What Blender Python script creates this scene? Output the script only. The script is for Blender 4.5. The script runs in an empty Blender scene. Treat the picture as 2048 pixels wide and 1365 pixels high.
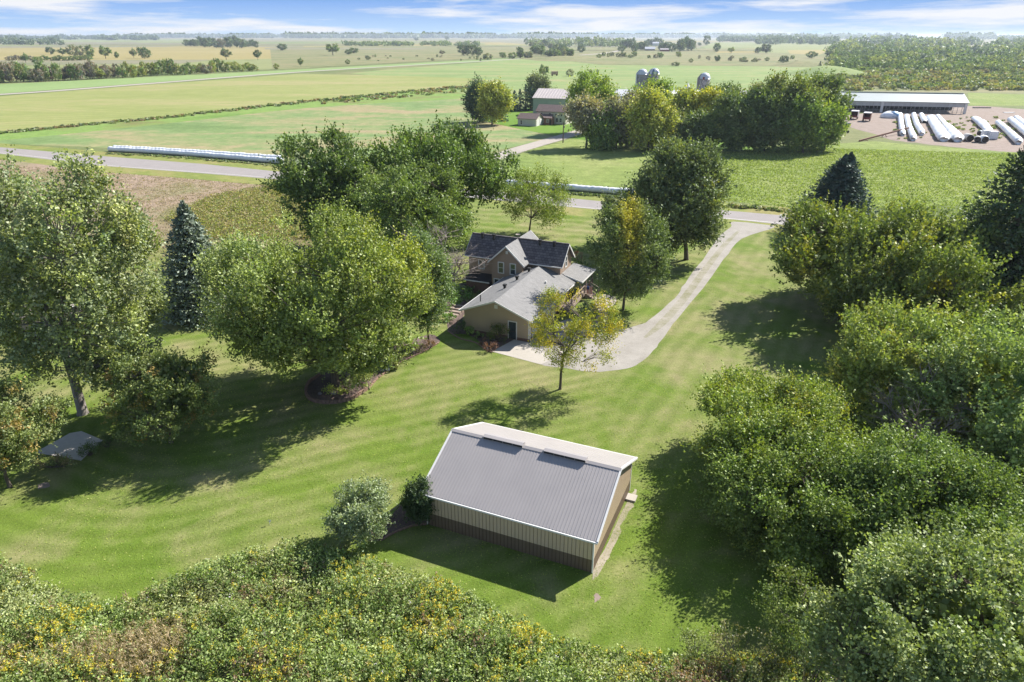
import bpy, math, random
import numpy as np
from mathutils import Vector, Matrix
PI = math.pi
sc = bpy.context.scene
col = sc.collection

# ------------------------------------------------------------------ camera
FPX = 1364.0; HC = 32.0; HORIZ = 71.0
TH = math.atan((682.5-HORIZ)/FPX); SN, CS = math.sin(TH), math.cos(TH)
cam = bpy.data.cameras.new("camera"); camo = bpy.data.objects.new("camera", cam); col.objects.link(camo)
camo.location = (0, 0, HC); camo.rotation_euler = (PI/2-TH, 0, 0)
cam.sensor_fit = 'HORIZONTAL'; cam.sensor_width = 36.0; cam.lens = 36.0*FPX/2048
cam.clip_start = 0.5; cam.clip_end = 60000
sc.camera = camo

# ------------------------------------------------------------------ sky and sun
SUN_AZ = math.radians(53.6); SUN_EL = math.radians(40)
w = bpy.data.worlds.new("World"); sc.world = w; w.use_nodes = True
nt = w.node_tree; nt.nodes.clear()
def N(nt, t, **kw):
    n = nt.nodes.new(t)
    for k, v in kw.items(): setattr(n, k, v)
    return n
out = N(nt, 'ShaderNodeOutputWorld'); bg = N(nt, 'ShaderNodeBackground'); bg.inputs['Strength'].default_value = 0.085
sky = N(nt, 'ShaderNodeTexSky', sky_type='NISHITA'); sky.sun_disc = False
sky.sun_elevation = SUN_EL; sky.sun_rotation = SUN_AZ; sky.air_density = 1.0; sky.dust_density = 0.35; sky.ozone_density = 2.5
tc = N(nt, 'ShaderNodeTexCoord')
mp = N(nt, 'ShaderNodeMapping'); mp.inputs['Scale'].default_value = (2.0, 2.0, 21)
mp.inputs['Location'].default_value = (3.1, 0.4, 1.55)
nz = N(nt, 'ShaderNodeTexNoise'); nz.inputs['Scale'].default_value = 1.6; nz.inputs['Detail'].default_value = 7; nz.inputs['Roughness'].default_value = 0.58
nz.inputs['Distortion'].default_value = 0.12
rp = N(nt, 'ShaderNodeValToRGB'); rp.color_ramp.elements[0].position = 0.425; rp.color_ramp.elements[1].position = 0.55
sx = N(nt, 'ShaderNodeSeparateXYZ')
hz = N(nt, 'ShaderNodeMapRange'); hz.inputs['From Min'].default_value = -0.002; hz.inputs['From Max'].default_value = 0.045
hmix = N(nt, 'ShaderNodeMix', data_type='RGBA'); hmix.inputs[6].default_value = (3.2, 4.3, 5.6, 1); hmix.inputs[7].default_value = (1.25, 2.4, 4.9, 1)
gm = N(nt, 'ShaderNodeMapRange'); gm.inputs['From Min'].default_value = 0.04; gm.inputs['From Max'].default_value = 0.35
low = N(nt, 'ShaderNodeMix', data_type='RGBA')
mx = N(nt, 'ShaderNodeMix', data_type='RGBA'); mx.inputs[7].default_value = (5.0, 5.1, 5.35, 1)
L = nt.links.new
L(tc.outputs['Generated'], mp.inputs[0]); L(mp.outputs[0], nz.inputs['Vector']); L(nz.outputs['Fac'], rp.inputs[0])
L(tc.outputs['Generated'], sx.inputs[0]); L(sx.outputs[2], hz.inputs['Value']); L(hz.outputs[0], hmix.inputs[0])
L(sx.outputs[2], gm.inputs['Value']); L(gm.outputs[0], low.inputs[0]); L(hmix.outputs[2], low.inputs[6]); dim = N(nt, 'ShaderNodeMix', data_type='RGBA'); dim.blend_type = 'MULTIPLY'; dim.inputs[0].default_value = 1; dim.inputs[7].default_value = (.95, .95, .95, 1); L(sky.outputs[0], dim.inputs[6]); L(dim.outputs[2], low.inputs[7])
cf = N(nt, 'ShaderNodeMath', operation='MULTIPLY'); cfr = N(nt, 'ShaderNodeMapRange'); cfr.inputs['From Min'].default_value = 0.07; cfr.inputs['From Max'].default_value = 0.3; cfr.inputs['To Min'].default_value = 1.0; cfr.inputs['To Max'].default_value = 0.12
L(sx.outputs[2], cfr.inputs['Value']); L(rp.outputs[0], cf.inputs[0]); L(cfr.outputs[0], cf.inputs[1]); L(cf.outputs[0], mx.inputs[0]); L(low.outputs[2], mx.inputs[6]); L(mx.outputs[2], bg.inputs[0]); L(bg.outputs[0], out.inputs[0])
sun = bpy.data.lights.new("sun", 'SUN'); sun.energy = 5.0; sun.angle = math.radians(0.5); sun.color = (1.0, 0.955, 0.885)
suno = bpy.data.objects.new("sun", sun); col.objects.link(suno)
sd = Vector((math.sin(SUN_AZ)*math.cos(SUN_EL), math.cos(SUN_AZ)*math.cos(SUN_EL), math.sin(SUN_EL)))
suno.rotation_euler = sd.to_track_quat('Z', 'Y').to_euler(); suno.location = (60, 60, 80)
sc.view_settings.view_transform = 'Standard'; sc.view_settings.look = 'None'
sc.view_settings.exposure = 1.1; sc.view_settings.gamma = 1.0; sc.view_settings.use_curve_mapping = False
sc.cycles.max_bounces = 6; sc.cycles.diffuse_bounces = 3; sc.cycles.transmission_bounces = 4; sc.cycles.volume_bounces = 0
sc.cycles.use_denoising = True; sc.cycles.transparent_max_bounces = 6

# ------------------------------------------------------------------ survey helpers: photo pixel -> real place on the ground
def G(x, y, z=0.0):
    u = (x-1024)/FPX; v = (682.5-y)/FPX; t = (HC-z)/(SN-v*CS)
    return (u*t, t*(CS+v*SN))
def hgt(x, yb, yt):
    X, Y = G(x, yb); v = (682.5-yt)/FPX
    return HC-(Y*SN-v*Y*CS)/(CS+v*SN)
def ppm(X, Y, Z=0.0): return FPX/(Y*CS+(HC-Z)*SN)

# ------------------------------------------------------------------ tagging
def tag(o, label=None, cat=None, group=None, kind=None):
    if label: o['label'] = label
    if cat: o['category'] = cat
    if group: o['group'] = group
    if kind: o['kind'] = kind
    return o
def thing(name, label, cat, loc=(0, 0, 0), rz=0, group=None):
    o = bpy.data.objects.new(name, None); col.objects.link(o); o.empty_display_size = 0.2
    o.location = loc; o.rotation_euler = (0, 0, rz)
    return tag(o, label, cat, group)
def link(name, me, parent=None):
    o = bpy.data.objects.new(name, me); col.objects.link(o)
    if parent: o.parent = parent
    return o

# ------------------------------------------------------------------ materials
MATS = {}
def newmat(name):
    m = bpy.data.materials.new(name); m.use_nodes = True; m.node_tree.nodes.clear(); MATS[name] = m
    return m, m.node_tree
def ramp(nt, stops, fac):
    r = N(nt, 'ShaderNodeValToRGB'); e = r.color_ramp.elements
    while len(e) < len(stops): e.new(0.5)
    for i, (p, c) in enumerate(stops): e[i].position = p; e[i].color = (*c, 1)
    nt.links.new(fac, r.inputs[0]); return r.outputs[0]
def noise(nt, vec, scale, detail=4, rough=0.55, dist=0.0, vscale=None, rot=0.0):
    if vscale or rot:
        m = N(nt, 'ShaderNodeMapping'); m.inputs['Scale'].default_value = vscale or (1, 1, 1)
        m.vector_type = 'TEXTURE' if False else 'POINT'
        m.inputs['Rotation'].default_value = (0, 0, rot); nt.links.new(vec, m.inputs[0]); vec = m.outputs[0]
    n = N(nt, 'ShaderNodeTexNoise'); n.inputs['Scale'].default_value = scale; n.inputs['Detail'].default_value = detail
    n.inputs['Roughness'].default_value = rough; n.inputs['Distortion'].default_value = dist
    nt.links.new(vec, n.inputs['Vector']); return n.outputs['Fac']
def mixc(nt, fac, a, b, mode='MIX'):
    m = N(nt, 'ShaderNodeMix', data_type='RGBA'); m.blend_type = mode
    for s, v in ((0, fac), (6, a), (7, b)):
        if isinstance(v, (float, int)): m.inputs[s].default_value = v
        elif isinstance(v, tuple): m.inputs[s].default_value = (*v, 1)
        else: nt.links.new(v, m.inputs[s])
    return m.outputs[2]
def mth(nt, op, a, b=0.0, clamp=False):
    m = N(nt, 'ShaderNodeMath', operation=op); m.use_clamp = clamp
    for i, v in enumerate((a, b)):
        if isinstance(v, (float, int)): m.inputs[i].default_value = v
        else: nt.links.new(v, m.inputs[i])
    return m.outputs[0]
def mrange(nt, v, a, b, c=0.0, d=1.0):
    m = N(nt, 'ShaderNodeMapRange')
    nt.links.new(v, m.inputs[0])
    for i, x in enumerate((a, b, c, d)): m.inputs[i+1].default_value = x
    return m.outputs[0]
def finish(nt, colr, rough=0.9, bump=None, bs=0.3, bd=0.05, spec=0.2, metal=0.0):
    p = N(nt, 'ShaderNodeBsdfPrincipled'); o = N(nt, 'ShaderNodeOutputMaterial')
    if isinstance(colr, tuple): p.inputs['Base Color'].default_value = (*colr, 1)
    else: nt.links.new(colr, p.inputs['Base Color'])
    p.inputs['Roughness'].default_value = rough; p.inputs['Specular IOR Level'].default_value = spec
    p.inputs['Metallic'].default_value = metal
    if bump is not None:
        b = N(nt, 'ShaderNodeBump'); b.inputs['Strength'].default_value = bs; b.inputs['Distance'].default_value = bd
        nt.links.new(bump, b.inputs['Height']); nt.links.new(b.outputs[0], p.inputs['Normal'])
    nt.links.new(p.outputs[0], o.inputs[0])
def worldpos(nt): return N(nt, 'ShaderNodeNewGeometry').outputs['Position']
def objpos(nt): return N(nt, 'ShaderNodeTexCoord').outputs['Object']

def simple(name, c, c2=None, scale=3.0, rough=0.7, bs=0.15, bd=0.02, spec=0.3, metal=0.0, det=5, streak=None):
    m, nt = newmat(name); v = objpos(nt); c2 = c2 or tuple(x*0.8 for x in c)
    f = noise(nt, v, scale, det, vscale=streak)
    finish(nt, ramp(nt, [(0.3, c2), (0.7, c)], f), rough, f, bs, bd, spec, metal); return m

def field(name, cols, s1=0.02, s2=0.25, s3=1.5, rowdir=None, rowper=6.0, rowamt=0.12, bs=0.5, bd=0.25, contrast=0.25, stretch=None, srot=0.0):
    """open farmland: broad patches, mid mottling, fine crop texture, optional machine rows"""
    m, nt = newmat(name); v = worldpos(nt)
    a = noise(nt, v, s1, 4, 0.6, 0.6, stretch, srot); b = noise(nt, v, s2, 5, 0.65); c = noise(nt, v, s3, 4, 0.7)
    f = mth(nt, 'ADD', mth(nt, 'MULTIPLY', a, 0.75), mth(nt, 'MULTIPLY', b, 0.25))
    k = len(cols); base = ramp(nt, [(0.34+0.32*i/(k-1), cc) for i, cc in enumerate(cols)], f)
    g = mth(nt, 'ADD', mth(nt, 'MULTIPLY', c, 0.6), mth(nt, 'MULTIPLY', b, 0.4))
    lit = mrange(nt, g, 0.3, 0.7, 1-contrast, 1+contrast)
    if rowdir is not None:
        sp = N(nt, 'ShaderNodeSeparateXYZ'); nt.links.new(v, sp.inputs[0])
        d = mth(nt, 'ADD', mth(nt, 'MULTIPLY', sp.outputs[0], -math.sin(rowdir)), mth(nt, 'MULTIPLY', sp.outputs[1], math.cos(rowdir)))
        d = mth(nt, 'ADD', d, mth(nt, 'MULTIPLY', a, 12.0))
        s = mth(nt, 'SINE', mth(nt, 'MULTIPLY', d, 2*PI/rowper))
        lit = mth(nt, 'ADD', lit, mth(nt, 'MULTIPLY', s, rowamt))
    cb = N(nt, 'ShaderNodeCombineColor')
    for i in range(3): nt.links.new(lit, cb.inputs[i])
    finish(nt, mixc(nt, 1.0, base, cb.outputs[0], 'MULTIPLY'), 0.95, g, bs, bd, 0.1); return m

def lawn_material():
    m, nt = newmat('mown_grass'); v = worldpos(nt)
    sp = N(nt, 'ShaderNodeSeparateXYZ'); nt.links.new(v, sp.inputs[0]); X, Y = sp.outputs[0], sp.outputs[1]
    big = noise(nt, v, 0.055, 5, 0.6, 0.8); med = noise(nt, v, 0.35, 5, 0.65, 0.4); fine = noise(nt, v, 5.0, 4, 0.75); vf = noise(nt, v, 17.0, 3, 0.8)
    dry = noise(nt, v, 0.12, 6, 0.62, 0.5, (1, 1, 1), 1.0)
    def arcs(px, py, ang, R, per, amt):
        tx, ty = math.cos(ang), math.sin(ang); nx, ny = -ty, tx; cx, cy = px+nx*R, py+ny*R
        dx = mth(nt, 'SUBTRACT', X, px); dy = mth(nt, 'SUBTRACT', Y, py)
        lin = mth(nt, 'ADD', mth(nt, 'MULTIPLY', dx, nx), mth(nt, 'MULTIPLY', dy, ny)); tt = mth(nt, 'ADD', mth(nt, 'MULTIPLY', dx, tx), mth(nt, 'MULTIPLY', dy, ty))
        ex = mth(nt, 'SUBTRACT', X, cx); ey = mth(nt, 'SUBTRACT', Y, cy)
        arc = mth(nt, 'SUBTRACT', R, mth(nt, 'SQRT', mth(nt, 'ADD', mth(nt, 'MULTIPLY', ex, ex), mth(nt, 'MULTIPLY', ey, ey))))
        sw = mth(nt, 'LESS_THAN', tt, 0.0); d = mth(nt, 'ADD', mth(nt, 'MULTIPLY', arc, sw), mth(nt, 'MULTIPLY', lin, mth(nt, 'SUBTRACT', 1.0, sw)))
        d = mth(nt, 'ADD', d, mth(nt, 'MULTIPLY', med, 0.45))
        return mth(nt, 'MULTIPLY', mth(nt, 'SINE', mth(nt, 'MULTIPLY', d, 2*PI/per)), amt)
    def stripes(ang, per, amt):
        d = mth(nt, 'ADD', mth(nt, 'MULTIPLY', X, -math.sin(ang)), mth(nt, 'MULTIPLY', Y, math.cos(ang)))
        d = mth(nt, 'ADD', d, mth(nt, 'MULTIPLY', big, 2.2)); d = mth(nt, 'ADD', d, mth(nt, 'MULTIPLY', med, 0.25))
        return mth(nt, 'MULTIPLY', mth(nt, 'SINE', mth(nt, 'MULTIPLY', d, 2*PI/per)), amt)
    # left yard is mown towards the house, the strip right of the drive along the drive, the front lawn along the road
    right = mrange(nt, mth(nt, 'SUBTRACT', X, mth(nt, 'MULTIPLY', Y, 0.12)), -1.0, 5.0)
    front = mrange(nt, Y, 86, 92)
    s = N(nt, 'ShaderNodeMix'); nt.links.new(right, s.inputs[0]); nt.links.new(arcs(*G(430, 1060), math.radians(24), 19.0, 1.7, 1.0), s.inputs[2]); nt.links.new(stripes(math.radians(61), 1.9, 0.8), s.inputs[3])
    leftm = mrange(nt, X, 28, 40, 1, 0)
    s2 = N(nt, 'ShaderNodeMix'); nt.links.new(mth(nt, 'MULTIPLY', front, leftm), s2.inputs[0]); nt.links.new(s.outputs[0], s2.inputs[2]); nt.links.new(stripes(math.radians(-17), 3.4, 1.1), s2.inputs[3])
    st = s2.outputs[0]
    gcol = ramp(nt, [(0.3, (0.080, 0.138, 0.014)), (0.5, (0.118, 0.172, 0.026)), (0.68, (0.158, 0.20, 0.046))], mth(nt, 'ADD', mth(nt, 'MULTIPLY', med, 0.5), mth(nt, 'MULTIPLY', big, 0.5)))
    dcol = ramp(nt, [(0.35, (0.18, 0.195, 0.068)), (0.7, (0.245, 0.225, 0.108))], med)
    df = mth(nt, 'ADD', dry, mth(nt, 'MULTIPLY', st, 0.018)); df = mth(nt, 'ADD', df, mth(nt, 'MULTIPLY', fine, 0.10)); df = mth(nt, 'ADD', df, mth(nt, 'MULTIPLY', med, 0.12))
    # the yard is driest by the garage and thins out to the left end
    ys = mrange(nt, Y, 30, 62, 0.0, 0.07)
    df = mth(nt, 'ADD', df, ys)
    c = mixc(nt, mrange(nt, df, 0.56, 0.80), gcol, dcol)
    lum = mth(nt, 'ADD', mrange(nt, fine, 0.3, 0.7, 0.80, 1.18), mth(nt, 'MULTIPLY', st, 0.085))
    lum = mth(nt, 'MULTIPLY', lum, mrange(nt, vf, 0.25, 0.75, 0.68, 1.32))
    cb = N(nt, 'ShaderNodeCombineColor')
    for i in range(3): nt.links.new(lum, cb.inputs[i])
    finish(nt, mixc(nt, 1.0, c, cb.outputs[0], 'MULTIPLY'), 0.95, mth(nt, 'ADD', fine, vf), 0.8, 0.05, 0.12)
    return m

def gravel(name, stops, s=3.0, tracks=None):
    m, nt = newmat(name); v = worldpos(nt)
    a = noise(nt, v, 0.4, 5, 0.65, 0.3); b = noise(nt, v, s*4, 3, 0.8); c = noise(nt, v, s, 4, 0.7)
    f = mth(nt, 'ADD', mth(nt, 'MULTIPLY', a, 0.5), mth(nt, 'ADD', mth(nt, 'MULTIPLY', b, 0.3), mth(nt, 'MULTIPLY', c, 0.2)))
    finish(nt, ramp(nt, stops, f), 0.95, b, 0.5, 0.03, 0.15); return m

def leafmat(name, trans=0.27, gloss=0.03, rough=0.5, var=0.35):
    m, nt = newmat(name)
    oi = N(nt, 'ShaderNodeObjectInfo'); ge = N(nt, 'ShaderNodeNewGeometry')
    at = N(nt, 'ShaderNodeAttribute', attribute_name='tint')
    base = mixc(nt, 1.0, oi.outputs['Color'], at.outputs['Color'], 'MULTIPLY')
    r = mrange(nt, ge.outputs['Random Per Island'], 0, 1, 1-var, 1+var)
    hs = N(nt, 'ShaderNodeHueSaturation'); nt.links.new(base, hs.inputs['Color']); nt.links.new(r, hs.inputs['Value'])
    nt.links.new(mrange(nt, ge.outputs['Random Per Island'], 0, 1, 0.515, 0.485), hs.inputs['Hue'])
    c = hs.outputs[0]
    c = mixc(nt, 1.0, c, (1.95, 1.92, 1.70), 'MULTIPLY')
    tr = mixc(nt, 1.0, c, (1.35, 1.45, 0.5), 'MULTIPLY')
    d = N(nt, 'ShaderNodeBsdfDiffuse'); t = N(nt, 'ShaderNodeBsdfTranslucent'); g = N(nt, 'ShaderNodeBsdfGlossy')
    g.inputs['Roughness'].default_value = rough; g.inputs['Color'].default_value = (0.9, 0.95, 0.9, 1)
    nt.links.new(c, d.inputs[0]); nt.links.new(tr, t.inputs[0])
    m1 = N(nt, 'ShaderNodeMixShader'); m1.inputs[0].default_value = trans; nt.links.new(d.outputs[0], m1.inputs[1]); nt.links.new(t.outputs[0], m1.inputs[2])
    m2 = N(nt, 'ShaderNodeMixShader'); m2.inputs[0].default_value = gloss; nt.links.new(m1.outputs[0], m2.inputs[1]); nt.links.new(g.outputs[0], m2.inputs[2])
    o = N(nt, 'ShaderNodeOutputMaterial'); nt.links.new(m2.outputs[0], o.inputs[0]); return m

LEAF = leafmat('leaf'); NEEDLE = leafmat('needle', 0.08, 0.03, 0.5, 0.3); WEED = leafmat('weed_leaf', 0.34, 0.01, 0.5, 0.4)
BARK = simple('bark', (0.16, 0.13, 0.10), (0.07, 0.055, 0.045), 6, 0.9, 0.8, 0.05, streak=(1, 1, 0.25))
BARKPALE = simple('pale_bark', (0.30, 0.27, 0.24), (0.14, 0.12, 0.11), 5, 0.9, 0.5, 0.04, streak=(1, 1, 0.25))
TWIG = simple('dead_twig', (0.34, 0.29, 0.26), (0.22, 0.18, 0.16), 4, 0.9)
WHITE = simple('white_trim', (0.66, 0.65, 0.63), (0.58, 0.57, 0.55), 2, 0.5)
STEELTAN = simple('tan_steel_siding', (0.54, 0.41, 0.285), (0.50, 0.385, 0.265), 0.8, 0.45, 0.05, 0.01, 0.5)
STEELBROWN = simple('brown_steel_siding', (0.17, 0.118, 0.082), (0.15, 0.104, 0.072), 0.8, 0.5, 0.05, 0.01, 0.5)
STEELROOF = simple('grey_steel_roof', (0.33, 0.305, 0.296), (0.305, 0.283, 0.276), 0.7, 0.38, 0.04, 0.01, 0.5, 0.0)
DARK = simple('dark_opening', (0.03, 0.03, 0.035), (0.02, 0.02, 0.02), 3, 0.8)
BLACK = simple('black_metal', (0.035, 0.033, 0.032), (0.02, 0.02, 0.02), 5, 0.6)
GLASS = simple('window_glass', (0.045, 0.06, 0.07), (0.02, 0.03, 0.035), 1.5, 0.06, 0.02, 0.01, 0.8)
CONC = gravel('concrete', [(0.35, (0.35, 0.32, 0.275)), (0.65, (0.42, 0.385, 0.34))], 2)
PAVER = gravel('paver', [(0.35, (0.30, 0.26, 0.24)), (0.65, (0.42, 0.37, 0.34))], 2)
MULCH = gravel('mulch', [(0.35, (0.055, 0.038, 0.032)), (0.65, (0.19, 0.14, 0.125))], 4)
STONE = simple('stone', (0.36, 0.31, 0.28), (0.20, 0.17, 0.15), 4, 0.9, 0.5, 0.05)
BRICK = simple('brick_edging', (0.30, 0.19, 0.14), (0.17, 0.11, 0.085), 8, 0.9, 0.5, 0.03)
PLASTIC = simple('white_film', (0.76, 0.77, 0.78), (0.66, 0.68, 0.71), 0.9, 0.38, 0.35, 0.08, 0.5)

def shingle(name, c1, c2, c3, sx=3.0, sy=7.0):
    m, nt = newmat(name); v = objpos(nt)
    mp = N(nt, 'ShaderNodeMapping'); mp.inputs['Scale'].default_value = (1, 1, 1); nt.links.new(v, mp.inputs[0])
    br = N(nt, 'ShaderNodeTexBrick'); br.inputs['Scale'].default_value = 1.0; br.offset = 0.5
    br.inputs['Brick Width'].default_value = 1/sx; br.inputs['Row Height'].default_value = 1/sy; br.inputs['Mortar Size'].default_value = 0.012
    br.inputs['Color1'].default_value = (*c1, 1); br.inputs['Color2'].default_value = (*c2, 1); br.inputs['Mortar'].default_value = (*c3, 1)
    nt.links.new(mp.outputs[0], br.inputs['Vector'])
    f = noise(nt, v, 1.2, 5, 0.7); k = noise(nt, v, 14, 2, 0.7)
    c = mixc(nt, 1.0, br.outputs[0], ramp(nt, [(0.3, (0.86, 0.86, 0.86)), (0.7, (1.12, 1.12, 1.12))], mth(nt, 'ADD', mth(nt, 'MULTIPLY', f, 0.6), mth(nt, 'MULTIPLY', k, 0.4))), 'MULTIPLY')
    finish(nt, c, 0.92, br.outputs['Fac'], 0.3, -0.02, 0.15); return m
SHINGLE = shingle('grey_shingle', (0.245, 0.24, 0.235), (0.20, 0.197, 0.194), (0.165, 0.162, 0.16))
SHAKE = shingle('dark_shake', (0.165, 0.148, 0.15), (0.10, 0.09, 0.094), (0.02, 0.018, 0.019), 2.2, 3.6)
def siding(name, c, board=0.12, dark=0.72):
    m, nt = newmat(name); v = objpos(nt); sp = N(nt, 'ShaderNodeSeparateXYZ'); nt.links.new(v, sp.inputs[0])
    fr = mth(nt, 'FRACT', mth(nt, 'MULTIPLY', sp.outputs[2], 1/board)); line = mrange(nt, fr, 0.0, 0.14, dark, 1.0)
    f = noise(nt, v, 0.9, 5); cb = N(nt, 'ShaderNodeCombineColor')
    for i in range(3): nt.links.new(line, cb.inputs[i])
    base = ramp(nt, [(0.3, tuple(x*0.93 for x in c)), (0.7, c)], f)
    finish(nt, mixc(nt, 1.0, base, cb.outputs[0], 'MULTIPLY'), 0.6, fr, 0.25, 0.015, 0.3); return m
SIDE = siding('tan_lap_siding', (0.40, 0.315, 0.225)); SIDE2 = siding('taupe_lap_siding', (0.31, 0.23, 0.175))
FOUND = simple('brick_base', (0.20, 0.12, 0.095), (0.13, 0.08, 0.065), 8, 0.9)
WOODRAIL = simple('weathered_wood', (0.34, 0.27, 0.22), (0.22, 0.17, 0.14), 5, 0.85, streak=(1, 1, 0.3))

# ------------------------------------------------------------------ mesh builder
class MB:
    def __init__(s): s.v = []; s.f = []; s.m = []
    def add(s, vs, fs, mi=0):
        b = len(s.v); s.v += [tuple(map(float, p)) for p in vs]; s.f += [tuple(b+i for i in f) for f in fs]; s.m += [mi]*len(fs)
    def box(s, x0, x1, y0, y1, z0, z1, mi=0):
        s.add([(x0, y0, z0), (x1, y0, z0), (x1, y1, z0), (x0, y1, z0), (x0, y0, z1), (x1, y0, z1), (x1, y1, z1), (x0, y1, z1)],
              [(0, 3, 2, 1), (4, 5, 6, 7), (0, 1, 5, 4), (1, 2, 6, 5), (2, 3, 7, 6), (3, 0, 4, 7)], mi)
    def bar(s, a, b, w, h=None, mi=0):
        a = Vector(a); b = Vector(b); h = h or w; d = (b-a).normalized()
        up = Vector((0, 0, 1)) if abs(d.z) < 0.95 else Vector((1, 0, 0))
        x = d.cross(up).normalized()*w/2; y = x.cross(d).normalized()*h/2
        s.add([a-x-y, a+x-y, a+x+y, a-x+y, b-x-y, b+x-y, b+x+y, b-x+y], [(0, 3, 2, 1), (4, 5, 6, 7), (0, 1, 5, 4), (1, 2, 6, 5), (2, 3, 7, 6), (3, 0, 4, 7)], mi)
    def slab(s, quad, t, mi=0):
        """a sloping plate: quad of top corners, thickness t straight down"""
        q = [Vector(p) for p in quad]; n = len(q); lo = [p-Vector((0, 0, t)) for p in q]
        s.add(q+lo, [tuple(range(n)), tuple(range(2*n-1, n-1, -1))]+[((i+1) % n, i, n+i, n+(i+1) % n) for i in range(n)], mi)
    def tube(s, pts, rad, n=6, mi=0, cap=True):
        pts = [Vector(p) for p in pts]; rings = []; b = len(s.v); px = None
        for i, p in enumerate(pts):
            d = (pts[min(i+1, len(pts)-1)]-pts[max(i-1, 0)]).normalized()
            if px is None: px = d.orthogonal().normalized()
            else: px = (px-d*px.dot(d)); px = px.normalized() if px.length > 1e-5 else d.orthogonal().normalized()
            py = d.cross(px); r = rad[i] if hasattr(rad, '__len__') else rad
            for k in range(n):
                a = 2*PI*k/n; s.v.append(tuple(p+(px*math.cos(a)+py*math.sin(a))*r))
        for i in range(len(pts)-1):
            for k in range(n):
                s.f.append((b+i*n+k, b+i*n+(k+1) % n, b+(i+1)*n+(k+1) % n, b+(i+1)*n+k)); s.m.append(mi)
        if cap:
            s.f.append(tuple(b+k for k in range(n-1, -1, -1))); s.f.append(tuple(b+(len(pts)-1)*n+k for k in range(n))); s.m += [mi, mi]
    def lathe(s, prof, n=20, c=(0, 0, 0), mi=0):
        b = len(s.v)
        for r, z in prof:
            for k in range(n): a = 2*PI*k/n; s.v.append((c[0]+r*math.cos(a), c[1]+r*math.sin(a), c[2]+z))
        for i in range(len(prof)-1):
            for k in range(n): s.f.append((b+i*n+k, b+i*n+(k+1) % n, b+(i+1)*n+(k+1) % n, b+(i+1)*n+k)); s.m.append(mi)
    def blob(s, c, r, seed=0, n=10, mi=0, jit=0.12, zmin=None):
        rg = random.Random(seed); b = len(s.v); rows = n//2+1
        for i in range(rows):
            ph = PI*i/(rows-1)
            for k in range(n):
                a = 2*PI*k/n; q = 1+rg.uniform(-jit, jit)
                s.v.append((c[0]+r[0]*q*math.sin(ph)*math.cos(a), c[1]+r[1]*q*math.sin(ph)*math.sin(a), c[2]+r[2]*q*math.cos(ph)))
        for i in range(rows-1):
            for k in range(n): s.f.append((b+i*n+k, b+(i+1)*n+k, b+(i+1)*n+(k+1) % n, b+i*n+(k+1) % n)); s.m.append(mi)
    def build(s, name, mats, parent=None, smooth=False):
        me = bpy.data.meshes.new(name); me.from_pydata(s.v, [], s.f)
        for m in (mats if isinstance(mats, (list, tuple)) else [mats]): me.materials.append(m)
        if any(s.m): me.polygons.foreach_set('material_index', s.m)
        if smooth: me.polygons.foreach_set('use_smooth', [True]*len(me.polygons))
        me.update(); return link(name, me, parent)

def np_mesh(name, verts, faces, mats, tint=None, mi=None, smooth=False):
    """verts (n,3), faces (m,4)"""
    me = bpy.data.meshes.new(name); nv, nf = len(verts), len(faces)
    me.vertices.add(nv); me.vertices.foreach_set('co', np.asarray(verts, np.float32).ravel())
    me.loops.add(nf*4); me.loops.foreach_set('vertex_index', np.asarray(faces, np.int32).ravel())
    me.polygons.add(nf); me.polygons.foreach_set('loop_start', np.arange(0, nf*4, 4, dtype=np.int32))
    for m in mats: me.materials.append(m)
    if mi is not None: me.polygons.foreach_set('material_index', np.asarray(mi, np.int32))
    if tint is not None:
        a = me.attributes.new('tint', 'FLOAT_COLOR', 'POINT')
        a.data.foreach_set('color', np.concatenate([tint, np.ones((nv, 1))], 1).astype(np.float32).ravel())
    me.update(calc_edges=True)
    if smooth: me.polygons.foreach_set('use_smooth', np.ones(nf, bool))
    return me

# ------------------------------------------------------------------ ground sheets
def smooth_closed(pts, k=4, jit=0.0, seed=1, closed=True):
    P = np.array(pts, float); n = len(P); out = []; rg = np.random.default_rng(seed)
    for i in range(n if closed else n-1):
        p0, p1, p2, p3 = (P[(i-1) % n], P[i], P[(i+1) % n], P[(i+2) % n]) if closed else (P[max(i-1, 0)], P[i], P[i+1], P[min(i+2, n-1)])
        for j in range(k):
            t = j/k; out.append(0.5*((2*p1)+(-p0+p2)*t+(2*p0-5*p1+4*p2-p3)*t*t+(-p0+3*p1-3*p2+p3)*t**3))
    if not closed: out.append(P[-1])
    out = np.array(out)
    if jit: out = out+rg.normal(0, jit, out.shape)
    return out
def sheet(name, px, mat, z, k=4, jit=0.0, world=False, kind='structure', seed=1):
    pts = px if world else [G(*p) for p in px]
    P = smooth_closed(pts, k, jit, seed) if k > 1 else np.array(pts)
    me = bpy.data.meshes.new(name); me.from_pydata([(p[0], p[1], z) for p in P], [], [tuple(range(len(P)))])
    me.materials.append(mat); me.update()
    if me.polygons[0].normal.z < 0: me.flip_normals()
    o = link(name, me); tag(o, kind=kind); return o

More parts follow.
